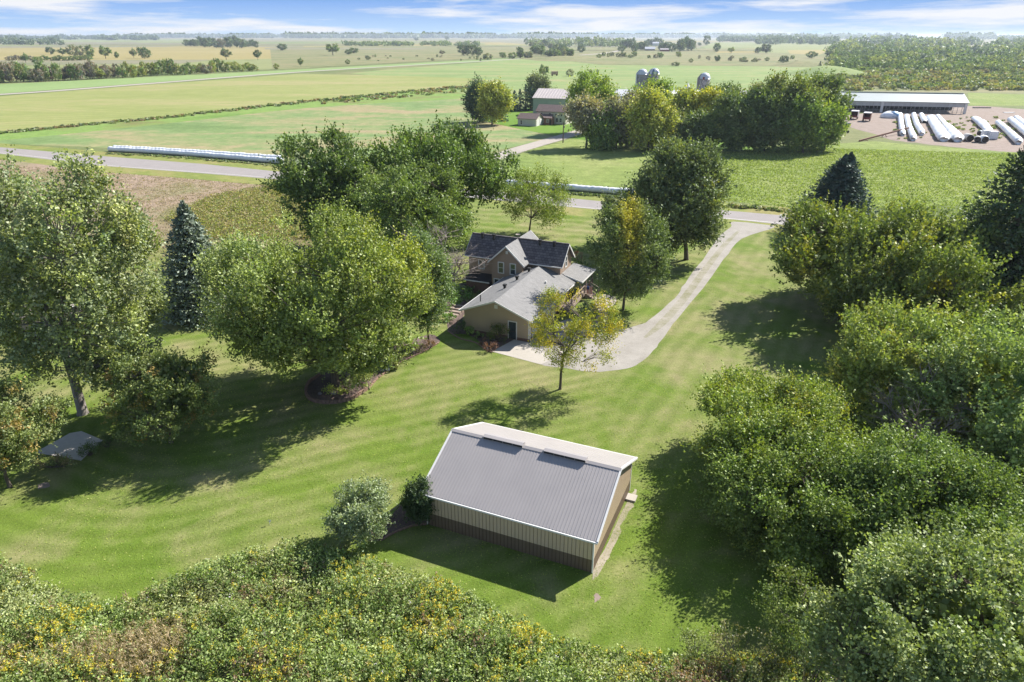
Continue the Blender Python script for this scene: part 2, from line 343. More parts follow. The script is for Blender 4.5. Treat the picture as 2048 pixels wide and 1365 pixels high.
M_BASE = field('open_grassland', [(0.10, 0.135, 0.045), (0.14, 0.165, 0.065), (0.20, 0.19, 0.09)], 0.012, 0.15, 0.9)
M_PRAIRIE = field('dry_prairie', [(0.19, 0.19, 0.09), (0.27, 0.205, 0.145), (0.30, 0.225, 0.175)], 0.05, 0.5, 2.6, contrast=0.38, bs=0.9, bd=0.3)
M_GOLDP = field('yellowing_weeds', [(0.15, 0.165, 0.065), (0.20, 0.175, 0.09), (0.24, 0.185, 0.125)], 0.07, 0.5, 2.6, contrast=0.35, bs=0.9, bd=0.3)
M_BEANS = field('bean_crop', [(0.145, 0.20, 0.05), (0.185, 0.23, 0.065), (0.235, 0.255, 0.095)], 0.03, 0.3, 1.3, rowdir=math.radians(-17), rowper=5.0, rowamt=0.04, contrast=0.36, bs=0.9, bd=0.35)
M_ALF = field('alfalfa', [(0.125, 0.185, 0.065), (0.16, 0.225, 0.085), (0.26, 0.235, 0.12), (0.29, 0.23, 0.14)], 0.016, 0.2, 0.9, contrast=0.26, stretch=(1, 2.2, 1), srot=0.15)
M_HAY = field('mown_hay', [(0.195, 0.225, 0.07), (0.235, 0.25, 0.09), (0.30, 0.26, 0.13)], 0.008, 0.1, 0.6, rowdir=math.radians(20), rowper=9.0, rowamt=0.05, contrast=0.1, stretch=(1, 3, 1), srot=-0.35)
M_GREENSTRIP = field('green_cover_crop', [(0.18, 0.255, 0.095), (0.22, 0.29, 0.115)], 0.01, 0.1, 0.6, contrast=0.1)
M_PAST = field('pasture', [(0.155, 0.21, 0.075), (0.19, 0.25, 0.09), (0.27, 0.25, 0.12)], 0.011, 0.1, 0.7, contrast=0.16, stretch=(1, 2.5, 1))
M_GOLD = field('ripe_beans', [(0.25, 0.215, 0.085), (0.30, 0.25, 0.11)], 0.004, 0.05, 0.4, contrast=0.1)
M_STUB = field('stubble', [(0.175, 0.18, 0.10), (0.22, 0.20, 0.13), (0.14, 0.165, 0.085)], 0.003, 0.03, 0.3, contrast=0.1, stretch=(1, 3, 1))
M_FARGR = field('far_green', [(0.17, 0.20, 0.08), (0.24, 0.245, 0.11)], 0.003, 0.03, 0.3, contrast=0.1)
M_MARSH = field('rough_pasture', [(0.13, 0.155, 0.06), (0.19, 0.19, 0.09), (0.24, 0.20, 0.11)], 0.01, 0.08, 0.5, contrast=0.25, stretch=(1, 2, 1))
M_VERGE = field('roadside_grass', [(0.13, 0.175, 0.04), (0.19, 0.21, 0.06), (0.25, 0.21, 0.09)], 0.06, 0.5, 2.5, contrast=0.3)
M_DITCH = field('ditch_grass', [(0.12, 0.205, 0.045), (0.17, 0.255, 0.065), (0.16, 0.16, 0.06)], 0.03, 0.25, 1.2, contrast=0.35)
M_DIRT = gravel('farm_dirt', [(0.3, (0.13, 0.13, 0.06)), (0.46, (0.23, 0.18, 0.15)), (0.7, (0.32, 0.26, 0.225))], 0.6)
M_ASPH = gravel('asphalt', [(0.35, (0.235, 0.215, 0.205)), (0.65, (0.285, 0.26, 0.25))], 1.5)
M_GRAV = gravel('gravel_drive', [(0.32, (0.22, 0.20, 0.17)), (0.5, (0.29, 0.27, 0.24)), (0.68, (0.36, 0.335, 0.30))], 2)
M_DUST = gravel('farm_lane_gravel', [(0.35, (0.29, 0.26, 0.225)), (0.65, (0.38, 0.34, 0.30))], 1)
M_LAWN = lawn_material()
M_LUSH = field('farm_lawn', [(0.09, 0.175, 0.02), (0.13, 0.215, 0.035)], 0.03, 0.3, 1.5, contrast=0.15)

# base sheet to the horizon: a disc-like grid, fine near, coarse far
def base_ground():
    R = 45000
    me = bpy.data.meshes.new('ground'); me.from_pydata([(-R, -200, 0), (R, -200, 0), (R, R, 0), (-R, R, 0)], [], [(0, 1, 2, 3)])
    me.materials.append(M_BASE); tag(link('ground', me), kind='structure')
base_ground()
DS = 0.004
def fs(name, px, mat, lvl, k=1, jit=0.0, seed=1): return sheet(name, px, mat, lvl, k, jit, seed=seed)
# far farmland bands
fs('field', [(-900, 74.5), (2900, 74.5), (2900, 96), (-900, 96)], M_STUB, 0.05)
fs('field', [(-900, 78), (420, 79), (430, 84), (-900, 88)], M_FARGR, 0.10)
fs('field', [(-900, 100), (200, 92), (330, 91), (600, 96), (760, 105), (560, 118), (300, 124), (-900, 128)], M_GOLD, 0.10)
fs('field', [(-900, 94), (150, 92), (430, 88), (330, 94.5), (-900, 101)], M_STUB, 0.15)
fs('field', [(380, 84), (600, 84), (700, 87), (640, 93), (540, 92)], M_STUB, 0.14)
fs('field', [(620, 88), (1000, 85), (1060, 90), (700, 98), (600, 97)], M_GOLD, 0.13)
fs('field', [(640, 79), (1250, 79), (1240, 84), (660, 85)], M_STUB, 0.16)
fs('field', [(540, 96), (760, 92), (1250, 95), (1150, 110), (900, 120), (620, 136), (545, 138)], M_MARSH, 0.17)
fs('field', [(1150, 95), (1440, 100), (1700, 110), (1750, 135), (1200, 130), (1100, 118)], M_MARSH, 0.18)
fs('field', [(1430, 85), (1680, 87), (1660, 108), (1450, 105), (1400, 95)], M_FARGR, 0.20)
fs('field', [(1440, 98), (1510, 97), (1515, 106), (1430, 107)], M_GOLD, 0.22)
fs('field', [(1575, 101), (1660, 100), (1640, 110), (1580, 108)], M_GOLD, 0.22)
fs('field', [(1690, 79), (2700, 79), (2700, 90), (1690, 90)], M_STUB, 0.19)
fs('field', [(-900, 128), (300, 124), (540, 118), (620, 128), (620, 137), (0, 158), (-900, 190)], M_FARGR, 0.12)
fs('field', [(0, 121), (180, 121), (430, 120), (360, 128), (0, 131)], M_STUB, 0.21)
_rf = random.Random(12)
for _i in range(26):
    _y = _rf.uniform(76.5, 97); _x = _rf.uniform(-500, 2300); _w = _rf.uniform(180, 620); _h = (_y-73)*_rf.uniform(.10, .22); _s = _rf.uniform(-.004, .004)*_w
    if 1690 < _x+_w and _y > 84: continue
    fs('field', [(_x, _y), (_x+_w, _y+_s), (_x+_w+_rf.uniform(-30, 30), _y+_h+_s), (_x+_rf.uniform(-30, 30), _y+_h)], _rf.choice([M_FARGR, M_FARGR, M_STUB, M_GOLD, M_MARSH, M_PAST]), .25+.03*_i)
# middle distance
fs('field', [(-700, 195), (0, 169), (350, 152), (560, 141.5), (900, 123), (1010, 119), (960, 124), (600, 143.5), (300, 166), (0, 188), (-700, 225)], M_GREENSTRIP, 0.03)
fs('field', [(1010, 117), (1250, 121), (1700, 128), (1760, 150), (1760, 200), (1140, 210), (1000, 200), (900, 178), (960, 158), (700, 147), (960, 125.5)], M_PAST, 0.02, 3)
fs('field', [(-700, 232), (0, 193), (300, 170), (600, 148), (700, 150), (830, 153), (940, 157), (960, 166), (900, 176), (640, 200), (330, 235), (0, 266), (-700, 320)], M_HAY, 0.024)
fs('field', [(-500, 300), (0, 266), (330, 236), (640, 201), (900, 177), (960, 180), (940, 196), (640, 214), (330, 248), (0, 281), (-300, 305)], M_DITCH, 0.016, 3, 0.6)
fs('field', [(-100, 296), (0, 280), (330, 247), (640, 212), (930, 196), (980, 240), (1060, 262), (1110, 275), (1000, 300), (860, 330), (560, 322), (300, 300), (120, 292), (0, 288)], M_ALF, 0.012, 1)
fs('field', [(1000, 327), (1060, 300), (1150, 276), (1300, 290), (1600, 292), (1750, 283), (1850, 292), (2048, 306), (2500, 330), (2500, 420), (2048, 408), (1620, 420), (1470, 405), (1300, 383), (1010, 356)], M_BEANS, 0.012)
fs('field', [(1935, 186), (2400, 200), (2400, 222), (2048, 212), (1940, 212)], M_BEANS, 0.03)
fs('field', [(1700, 160), (2600, 165), (2600, 200), (1940, 188), (1690, 182)], M_MARSH, 0.028)
fs('farm_lawn', [(940, 232), (1040, 218), (1140, 215), (1330, 235), (1480, 290), (1600, 300), (1500, 304), (1330, 296), (1180, 282), (1090, 268), (1000, 250)], M_LUSH, 0.020, 4)
fs('farm_yard', [(1690, 250), (1688, 234), (1780, 222), (1940, 212), (2048, 219), (2300, 228), (2300, 322), (2048, 306), (1985, 302), (1900, 294), (1830, 286), (1780, 280), (1740, 266)], M_DIRT, 0.020, 4, 0.5)
fs('farm_yard', [(1175, 262), (1200, 238), (1330, 215), (1500, 212), (1500, 260), (1330, 262)], M_DIRT, 0.030, 4)
# the two paved roads and the lanes
ROAD_N = [(-500, 268), (0, 308), (200, 332), (400, 347), (560, 360), (1130, 414), (1200, 420), (1470, 440), (1620, 456), (2048, 500), (2600, 560)]
ROAD_F = [(-500, 258), (0, 295), (200, 312.5), (400, 328), (570, 345), (1130, 396), (1205, 403.5), (1480, 424), (1615, 436), (2048, 474), (2600, 525)]
fs('verge', [(-500, 252), (0, 287), (200, 303), (400, 318), (570, 333), (1130, 383), (1205, 390), (1480, 408), (1615, 418), (2048, 452), (2600, 505), (2600, 590), (2048, 520), (1620, 472), (1200, 437), (560, 374), (400, 360), (200, 344), (0, 319), (-500, 276)], M_VERGE, 0.020)
# prairie and yard
fs('prairie', [(-500, 276), (0, 317), (200, 342), (400, 358), (560, 372), (640, 380), (640, 520), (380, 560), (-500, 620)], M_PRAIRIE, 0.012)
fs('prairie', [(330, 420), (430, 408), (560, 400), (640, 420), (640, 520), (420, 500), (300, 480)], M_GOLDP, 0.0185, 4, 0.5)
LAWN_PX = [(-700, 700), (-300, 560), (250, 500), (600, 480), (640, 400), (700, 378), (1130, 424), (1200, 430), (1440, 446), (1620, 462), (2048, 510), (2500, 560), (2600, 900), (2600, 1900), (-900, 1900), (-900, 1000)]
sheet('lawn', LAWN_PX, M_LAWN, 0.0145, 1)
rd = ROAD_N+ROAD_F[::-1]
sheet('road', rd, M_ASPH, 0.030, 1)
def lane(name, pts_px, width, mat, z, zw=None, k=6):
    P = smooth_closed([G(*p) for p in pts_px], k, closed=False); W = np.broadcast_to(width, len(pts_px)) if np.ndim(width) else None
    v = []; f = []
    for i, p in enumerate(P):
        d = P[min(i+1, len(P)-1)]-P[max(i-1, 0)]; d /= np.linalg.norm(d); n = np.array((-d[1], d[0]))
        ww = width if W is None else np.interp(i/k, range(len(pts_px)), W)
        v += [(*(p+n*ww/2), z), (*(p-n*ww/2), z)]
        if i: f.append((2*i-2, 2*i-1, 2*i+1, 2*i))
    me = bpy.data.meshes.new(name); me.from_pydata(v, [], f); me.materials.append(mat); me.update()
    if me.polygons[0].normal.z < 0: me.flip_normals()
    return tag(link(name, me), kind='structure')
PAINT = simple('road_paint', (0.75, 0.73, 0.68), (0.55, 0.53, 0.5), 3, 0.7)
edge = [(1440, 436.5), (1500, 441.5), (1620, 452.6), (2048, 494)]
lane('road_edge_line', edge, 0.18, PAINT, 0.034)
lane('road_edge_line', [(-400, 275.5), (0, 306.5), (200, 330), (400, 345), (560, 358), (1130, 412), (1200, 418), (1380, 431.5)], 0.15, PAINT, 0.034)
lane('lane', [(985, 318), (1033, 301), (1105, 280), (1150, 267), (1200, 252), (1260, 245), (1330, 240)], 6.2, M_DUST, 0.035)
lane('lane', [(-500, 214), (0, 189.5), (300, 167.5), (600, 144.5), (850, 129.5), (980, 122), (1060, 116.5)], 9, M_DUST, 0.06)
lane('lane', [(1160, 111), (1215, 106.5), (1245, 101), (1280, 99)], 12, M_DUST, 0.26)
DRIVE = [(1466, 444), (1530, 450), (1548, 456), (1484, 478), (1447, 520), (1414, 567), (1382, 605), (1352, 641), (1330, 672), (1307, 702), (1284, 723), (1254, 738), (1180, 744), (1125, 736), (1080, 729), (1056, 700), (1070, 676), (1130, 640), (1186, 645), (1246, 658), (1272, 652), (1298, 641), (1350, 597), (1370, 567), (1405, 520), (1437, 475), (1462, 455)]
sheet('gravel_drive', DRIVE, M_GRAV, 0.026, 4, 0.05)
sheet('concrete_apron', [(984, 704), (1028, 680), (1058, 686), (1140, 700), (1112, 716), (1082, 730)], CONC, 0.034, 1)
sheet('brick_path', [(1190, 590), (1228, 594), (1231, 606), (1216, 622), (1218, 645), (1226, 662), (1186, 668), (1192, 640), (1194, 618)], PAVER, 0.034, 4)
sheet('mulch_bed', [(612, 790), (625, 803), (660, 808), (700, 801), (735, 780), (757, 757), (800, 727), (850, 703), (880, 684), (862, 670), (820, 682), (780, 698), (740, 715), (690, 735), (640, 750), (614, 770)], MULCH, 0.05, 4)
sheet('mulch_bed', [(925, 640), (935, 662), (1026, 680), (1004, 692), (985, 704), (966, 697), (955, 680), (930, 669), (905, 668), (895, 655), (890, 600), (915, 590), (935, 610)], MULCH, 0.022, 4)
sheet('mulch_bed', [(775, 1040), (800, 1012), (830, 1000), (853, 1020), (856, 1050), (825, 1052), (790, 1066), (762, 1082), (735, 1080), (745, 1050)], MULCH, 0.022, 4)
sheet('gravel_strip', [(1185, 1149), (1190, 1158), (1206, 1138), (1226, 1100), (1246, 1050), (1262, 1012), (1273, 985), (1268, 981), (1240, 1030), (1215, 1080)], gravel('dry_strip', [(0.40, (0.12, 0.15, 0.04)), (0.5, (0.24, 0.215, 0.15)), (0.62, (0.34, 0.30, 0.24))], 2.5), 0.022, 3, 0.10)
sheet('dirt_patch', [(1186, 1192), (1194, 1188), (1202, 1196), (1192, 1204)], M_DIRT, 0.022, 4, 0.05)
sheet('dirt_patch', [(75, 970), (95, 966), (100, 974), (80, 978)], M_DIRT, 0.022, 4, 0.05)

def hill(name, x, y, wpx, dpx_m, h, mat, seed=0, rot=0.0):
    X, Y = G(x, y); R = wpx/ppm(X, Y)/2; v = []; f = []; nr, na = 10, 40; rg = random.Random(seed); ph = rg.uniform(0, 6)
    v.append((X, Y, h))
    for i in range(1, nr+1):
        r = i/nr
        for k in range(na):
            a = 2*PI*k/na; q = 1+0.12*math.sin(2*a+ph)+0.07*math.sin(3*a+2*ph)
            dx, dy = R*r*q*math.cos(a), dpx_m*r*q*math.sin(a)
            v.append((X+dx*math.cos(rot)-dy*math.sin(rot), Y+dx*math.sin(rot)+dy*math.cos(rot), (h+0.6)*(0.5+0.5*math.cos(PI*r))-0.6))
    for k in range(na): f.append((0, 1+k, 1+(k+1) % na))
    for i in range(nr-1):
        for k in range(na): a, b = 1+i*na+k, 1+i*na+(k+1) % na; f.append((a, a+na, b+na, b))
    me = bpy.data.meshes.new(name); me.from_pydata(v, [], f); me.materials.append(mat); me.polygons.foreach_set('use_smooth', [True]*len(f)); me.update()
    tag(link(name, me), kind='structure')
M_STRIP = gravel('drive_grass_strip', [(0.42, (0.19, 0.185, 0.11)), (0.5, (0.25, 0.235, 0.18)), (0.6, (0.31, 0.285, 0.245))], 1.5)
lane('drive_centre_strip', [(1478, 462), (1448, 492), (1408, 543), (1366, 600), (1325, 646), (1290, 676)], [.5, .9, 1.0, 1.1, 1.1, .3], M_STRIP, .0305)
hill('hill', 1655, 150, 190, 70, 7.5, M_PAST, 3)
hill('hill', 1135, 119, 260, 110, 4.5, M_MARSH, 5)
hill('hill', 1600, 132, 150, 60, 5, M_MARSH, 8)
#@@PART2

# ------------------------------------------------------------------ foliage
def unit(a): return a/np.maximum(np.linalg.norm(a, axis=1, keepdims=True), 1e-6)
def leaves(pos, size, rng, up=0.35, aspect=0.72, direc=None):
    n = len(pos); nrm = unit(rng.normal(0, 1, (n, 3))+np.array([0, 0, up]))
    t = direc if direc is not None else rng.normal(0, 1, (n, 3))
    t = unit(t-nrm*np.sum(t*nrm, 1, keepdims=True)); b = np.cross(nrm, t)
    s = (size*rng.uniform(0.65, 1.3, n))[:, None] if np.ndim(size) == 0 else (size*rng.uniform(0.65, 1.3, n))[:, None]
    fold = nrm*s*0.18
    v = np.stack([pos+t*s*0.5+fold, pos+b*s*aspect*0.5, pos-t*s*0.5+fold*0.5, pos-b*s*aspect*0.5], 1).reshape(-1, 3)
    return v, np.arange(n*4).reshape(-1, 4)

def crown_points(rng, rad, cz, nclump, K, J, sprig, upb=0.6, lobes=9, lobe_r=(0.36, 0.52), bottom=0.0, jit=0.12, off=(0, 0), core=0.12):
    """leaf positions for a lobed crown; returns pos, clump centres, per-leaf clump index, sprig directions"""
    rad = np.array(rad, float); c = np.array([off[0], off[1], cz])
    if lobes >= 9: lobes = int(lobes*1.8); lobe_r = (lobe_r[0]*.68, lobe_r[1]*.80)
    i = np.arange(lobes)+0.5; ph = np.arccos(1-2*i/lobes); th = PI*(1+5**0.5)*i+rng.uniform(0, 6)
    ld = np.stack([np.cos(th)*np.sin(ph), np.sin(th)*np.sin(ph), np.cos(ph)], 1)+rng.normal(0, 0.15, (lobes, 3)); ld = unit(ld)
    lc = ld*rad*(rng.uniform(0.60, 0.80, (lobes, 1)) if lobes >= 15 else rng.uniform(0.54, 0.70, (lobes, 1))); lr = rng.uniform(*lobe_r, lobes)
    C = []; D = []
    while len(C) < nclump:
        k = rng.integers(lobes); d = rng.normal(0, 1, 3); d /= np.linalg.norm(d)
        if d@ld[k] < -0.25: continue
        p = lc[k]+d*lr[k]*rad*(rng.uniform(0.72, 1.0) if rng.random() > core else rng.uniform(0.2, 0.7))
        q = (p-lc)/(rad*lr[:, None]); m = np.linalg.norm(q, axis=1); m[k] = 1
        if m.min() < 0.62 and rng.random() > 0.15: continue
        z = p[2]+cz
        if z < bottom+rng.uniform(0, 0.8): continue
        C.append(p+c); D.append(p/rad)
    C = np.array(C); D = unit(np.array(D))
    n = nclump*K; ci = np.repeat(np.arange(nclump), K)
    sd_ = unit(D[ci]*0.55+np.array([0, 0, upb])+rng.normal(0, 0.42, (n, 3)))
    base = C[ci]+rng.normal(0, 0.30, (n, 3))*sprig*1.25; ln = sprig*(0.5+1.3*rng.random(n)**2.2)
    pi = np.repeat(np.arange(n), J); t = np.tile(np.linspace(0.05, 1, J), n)+rng.uniform(-0.05, 0.05, n*J)
    pos = base[pi]+sd_[pi]*(ln[pi]*t)[:, None]+rng.normal(0, jit, (n*J, 3))*(1.25-0.5*t)[:, None]
    return pos, C, ci[pi], sd_[pi]

def limb_paths(rng, trunk_top, C, lean=(0, 0), nmain=6, r0=0.3, fork=0.5, base_z=0.0, rtw=0.02):
    """trunk and limbs reaching the clumps: list of (points, radii)"""
    out = []; tt = np.array([lean[0], lean[1], trunk_top])
    out.append(([(0, 0, base_z-0.2), (0.02, 0, base_z+0.25), tuple(tt*np.array([.35, .35, .5])+rng.normal(0, .05, 3)), tuple(tt)], [r0*1.5, r0*1.08, r0*0.9, r0*0.75]))
    # main limbs aim at spread of clumps
    idx = [int(rng.integers(len(C)))]
    while len(idx) < nmain:
        d = np.min(np.linalg.norm(C[:, None]-C[idx][None], axis=2), axis=1)*rng.uniform(0.7, 1, len(C)); idx.append(int(np.argmax(d)))
    nodes = [tt]; nr = [r0*0.6]
    for j in idx:
        e = tt+(C[j]-tt)*0.82; m1 = tt+(e-tt)*0.33+np.array([0, 0, 0.10])*np.linalg.norm(e-tt)+rng.normal(0, .15, 3); m2 = tt+(e-tt)*0.68+np.array([0, 0, 0.08])*np.linalg.norm(e-tt)+rng.normal(0, .2, 3)
        out.append(([tuple(tt-np.array([0, 0, .15])), tuple(m1), tuple(m2), tuple(e)], [r0*0.62, r0*0.42, r0*0.26, r0*0.09]))
        nodes += [m1, m2, e]; nr += [r0*.38, r0*.24, r0*.1]
    nodes = np.array(nodes); nr = np.array(nr)
    for c in C:
        d = np.linalg.norm(nodes-c, axis=1)+np.maximum(0, nodes[:, 2]-c[2])*1.2; k = int(np.argmin(d)); a = nodes[k]
        m = (a+c)/2+np.array([0, 0, 0.05*np.linalg.norm(c-a)])+rng.normal(0, .12, 3)
        out.append(([tuple(a), tuple(m), tuple(c)], [min(nr[k], 0.10)*0.6+rtw*.6, rtw*1.3, rtw*0.5]))
    return out

def broadleaf(name, label, xb, yb, top, cx0, cx1, bot, tint, cat='tree', group=None, seed=1, nclump=200, K=11, J=9, leaf=0.30, sprig=0.95, upb=0.6,
              lobes=10, lobe_r=(0.36, 0.52), trunk_f=None, r0=0.3, nmain=6, bark=None, tints=None, depth=1.0, tintfn=None, ctr_off=0.0, jit=0.09, lean=None, rtw=0.02, mat=None, core=0.12, z0=0.0, inner=9.0, dens=1.15):
    rng = np.random.default_rng(seed); nclump = int(nclump*dens); K = int(K*1.45)
    X, Y = G(xb, yb, z0); H = hgt(xb, yb, top)
    cz = hgt(xb, yb, (top+bot)/2); s = ppm(X, Y, cz); off = ((cx0+cx1)/2-1024)/s-X; rx = (cx1-cx0)/2/s
    # the outline seen from above mixes crown height and crown depth: solve both from the outline
    ry = rx*depth; cz = hgt(xb, yb, (top+bot)/2); e = (bot-top)/2/s; ph = math.atan((HC-cz)/Y)
    ry = min(ry, e*0.9/math.sin(ph)) if math.sin(ph)*ry > e*0.9 else ry
    rz = math.sqrt(max(e*e-(ry*math.sin(ph))**2, (0.45*e)**2))/math.cos(ph)
    if rz > cz-0.25:   # a crown that comes down to the ground: keep its top, let its front edge make up the outline
        zt = hgt(xb, yb, top); zt -= 0.12*zt; rz = (zt-0.25)/2; cz = rz+0.25
        ry = min(math.sqrt(max(e*e-(rz*math.cos(ph))**2, 0.3*e*e))/math.sin(ph), rx*1.4)
    rx *= 0.99; ry *= 1.0; rz *= 1.03; depth = ry/rx; zb = max(cz-rz, 0.25); H = cz+rz
    tt = trunk_f*H if trunk_f else max(zb*1.05, H*0.2)
    zb = min(zb, H*0.5)
    root = thing(name, label, cat, (X, Y, z0), 0, group)
    pos, C, ci, sdir = crown_points(rng, (rx, rx*depth, rz), cz, nclump, K, J, sprig*1.2, upb, lobes, lobe_r, zb*0.85, jit, (off, ctr_off), core)
    v, f = leaves(pos, leaf*1.06, rng, direc=sdir+rng.normal(0, 0.6, sdir.shape))
    tn = np.ones((len(pos), 3))
    cv = rng.normal(0, 0.09, (len(C), 1))*np.array([[1.0, 0.6, 1.0]])+rng.normal(0, 0.15, (len(C), 1)); tn += cv[ci]
    if tints:
        for (col_, frac) in tints:
            sel = rng.random(len(C)) < frac; tn[sel[ci]] *= np.array(col_)
    if tintfn: tn = tintfn(pos, tn, (rx, rz, cz, off, H), rng)
    # inner foliage: broader sprays just inside the outer clumps
    if inner:
        ax = np.array([off*.9, ctr_off*.9, cz]); m_ = int(nclump*inner); k = rng.integers(len(C), size=m_); ip = ax+(C[k]-ax)*rng.uniform(.45, .88, (m_, 1))+rng.normal(0, sprig*.45, (m_, 3))
        v2, f2 = leaves(ip, leaf*2.6, rng, .3, .8); f = np.concatenate([f, f2+len(v)]); v = np.concatenate([v, v2]); tn = np.concatenate([tn, np.full((m_, 3), .92)])
    me = np_mesh('crown', v, f, [mat or LEAF], np.repeat(np.clip(tn, 0.3, 6), 4, 0)); cr = link('crown', me, root); cr.color = (*tint, 1)
    mb = MB()
    ln = lean or (off*0.35, ctr_off*0.3)
    for p, r in limb_paths(rng, tt, C, ln, nmain, r0, rtw=rtw): mb.tube(p, r, 9 if r[0] > r0*0.9 else (6 if r[0] > 0.1 else 4), cap=False)
    mb.build('trunk', bark or BARK, root, True)
    return root

def conifer(name, label, xb, yb, top, wpx, tint, seed=1, group=None, cat='tree', tiers=34, per=13, leaf=0.34, bare=0.25, pw=0.8, twin=None, q=16):
    rng = np.random.default_rng(seed); X, Y = G(xb, yb); H = hgt(xb, yb, top); R = wpx/2/ppm(X, Y, H*0.3)*1.5; X = (xb-1024)/ppm(X, Y, H*.75)
    root = thing(name, label, cat, (X, Y, 0), 0, group); P = []; Dr = []; mb = MB()
    mb.tube([(0, 0, -.2), (0, 0, H*.5), (0, 0, H*.97)], [R*0.09+.06, R*.05+.03, 0.02], 7)
    tops = [(0, 0, 1.0)]+([twin] if twin else [])
    for (tx, ty, tf) in tops:
        for i in range(tiers):
            t = i/(tiers-1); z = bare+(H*tf-bare)*t**0.92; Rr = R*(1-t)**pw*(1 if tf == 1.0 else 0.8)+0.12
            ax = np.array([tx*t, ty*t])
            for k in range(max(6, int(per*(1-t*.55)))):
                a = rng.uniform(0, 2*PI); rr = Rr*rng.uniform(0.72, 1.13); m = max(4, int(q*(0.35+0.65*(1-t))))
                u = rng.uniform(0.15, 1.0, m)**0.8; d = np.array([math.cos(a), math.sin(a)])
                side = rng.normal(0, 0.10, m)*rr*u*1.3
                x = ax[0]+d[0]*rr*u-d[1]*side; y = ax[1]+d[1]*rr*u+d[0]*side
                zz = z-0.20*rr*u+0.17*rr*u**3+rng.normal(0, 0.07, m)
                P.append(np.stack([x, y, zz], 1)); Dr.append(np.tile([d[0], d[1], 0.25 if t < .8 else 0.9], (m, 1)))
                if k % 3 == 0: mb.tube([(ax[0], ax[1], z), (ax[0]+d[0]*rr*.8, ax[1]+d[1]*rr*.8, z-.12*rr)], [0.03, 0.012], 3, cap=False)
        P.append(np.stack([np.full(14, tx*1.0), np.full(14, ty*1.0), np.linspace(H*tf*0.95, H*tf*1.0, 14)], 1)); Dr.append(np.tile([0.1, 0, 1.0], (14, 1)))
    P = np.concatenate(P); Dr = np.concatenate(Dr); v, f = leaves(P, leaf*1.25, rng, 0.9, 0.5, Dr+rng.normal(0, 0.35, Dr.shape))
    tn = np.repeat(1+rng.normal(0, 0.14, (len(P), 1))*np.ones((1, 3)), 4, 0)
    cr = link('crown', np_mesh('crown', v, f, [NEEDLE], np.clip(tn, .4, 2)), root); cr.color = (*tint, 1)
    mb.build('trunk', BARK, root); return root

def bare_tree(name, label, xb, yb, top, wpx, seed=1, group=None, mat=None, levels=5, parent_leaf=None, spread=0.62, z0=0.0):
    rg = random.Random(seed); X, Y = G(xb, yb); H = hgt(xb, yb, top); R = wpx/2/ppm(X, Y, H*.5)
    root = thing(name, label, 'tree', (X, Y, 0), 0, group); mb = MB(); tips = []; cnt = [0]
    def grow(p, d, ln, r, lv):
        cnt[0] += 1
        q = p+d*ln*0.5+Vector((rg.gauss(0, .05), rg.gauss(0, .05), rg.gauss(0, .04)))*ln; e = q+(d+Vector((rg.gauss(0, .12), rg.gauss(0, .12), 0.05)))*ln*0.5
        mb.tube([p, q, e], [r, r*.8, r*.6], 5 if r > .06 else 3, cap=False)
        if lv == 0: tips.append(e); return
        for k in range(rg.choice((3, 4, 4) if lv > 1 else (4, 5, 5))):
            dd = (d+Vector((rg.uniform(-1, 1)*R/H*2.0, rg.uniform(-1, 1)*R/H*2.0, rg.uniform(-.45, .5)))*spread*1.4).normalized()
            grow(e if k < 2 else q, dd, ln*rg.uniform(.58, .85), r*.58, lv-1)
    s0 = H*0.30; grow(Vector((0, 0, -.1)), Vector((0, 0, 1)), s0, 0.08*H**0.9*.35, levels)
    # scale the whole skeleton so that it has the height and spread it should have
    V = np.array(mb.v); V[:, 2] *= H/V[:, 2].max(); e = np.percentile(np.abs(V[:, :2]), 98); V[:, :2] *= R/max(e, .1); mb.v = [tuple(x) for x in V]
    o = mb.build('branches', mat or TWIG, root); o.color = (1, 1, 1, 1)
    return root

def shrub(name, label, xb, yb, wpx, h, tint, seed=1, cat='shrub', group=None, leaf=0.12, n=900, tints=None, depth=1.0, stems=True, z0=0.0, up=0.5, mat=None):
    rng = np.random.default_rng(seed); X, Y = G(xb, yb); R = wpx/2/ppm(X, Y, h/2)
    root = thing(name, label, cat, (X, Y, z0), 0, group); nc = max(10, n//24)
    pos, C, ci, sdir = crown_points(rng, (R, R*depth, h*0.56), h*0.5, nc, 6, 4, min(0.28, R*0.3)+0.03, up, 7, (0.42, 0.58), 0.04, leaf*0.4)
    v, f = leaves(pos, leaf, rng, direc=sdir+rng.normal(0, .6, sdir.shape)); tn = np.ones((len(pos), 3))+(rng.normal(0, 0.12, (nc, 1)))[ci]
    if tints:
        for (c_, fr) in tints: sel = rng.random(nc) < fr; tn[sel[ci]] *= np.array(c_)
    cr = link('foliage', np_mesh('foliage', v, f, [mat or LEAF], np.repeat(np.clip(tn, .3, 5), 4, 0)), root); cr.color = (*tint, 1)
    mb = MB()
    for c in C[::2]: mb.tube([(rng.normal(0, .06), rng.normal(0, .06), -0.03), tuple(c*np.array([.6, .6, .5])), tuple(c)], [0.03, .018, .008], 3, cap=False)
    mb.build('stem', BARK, root); return root

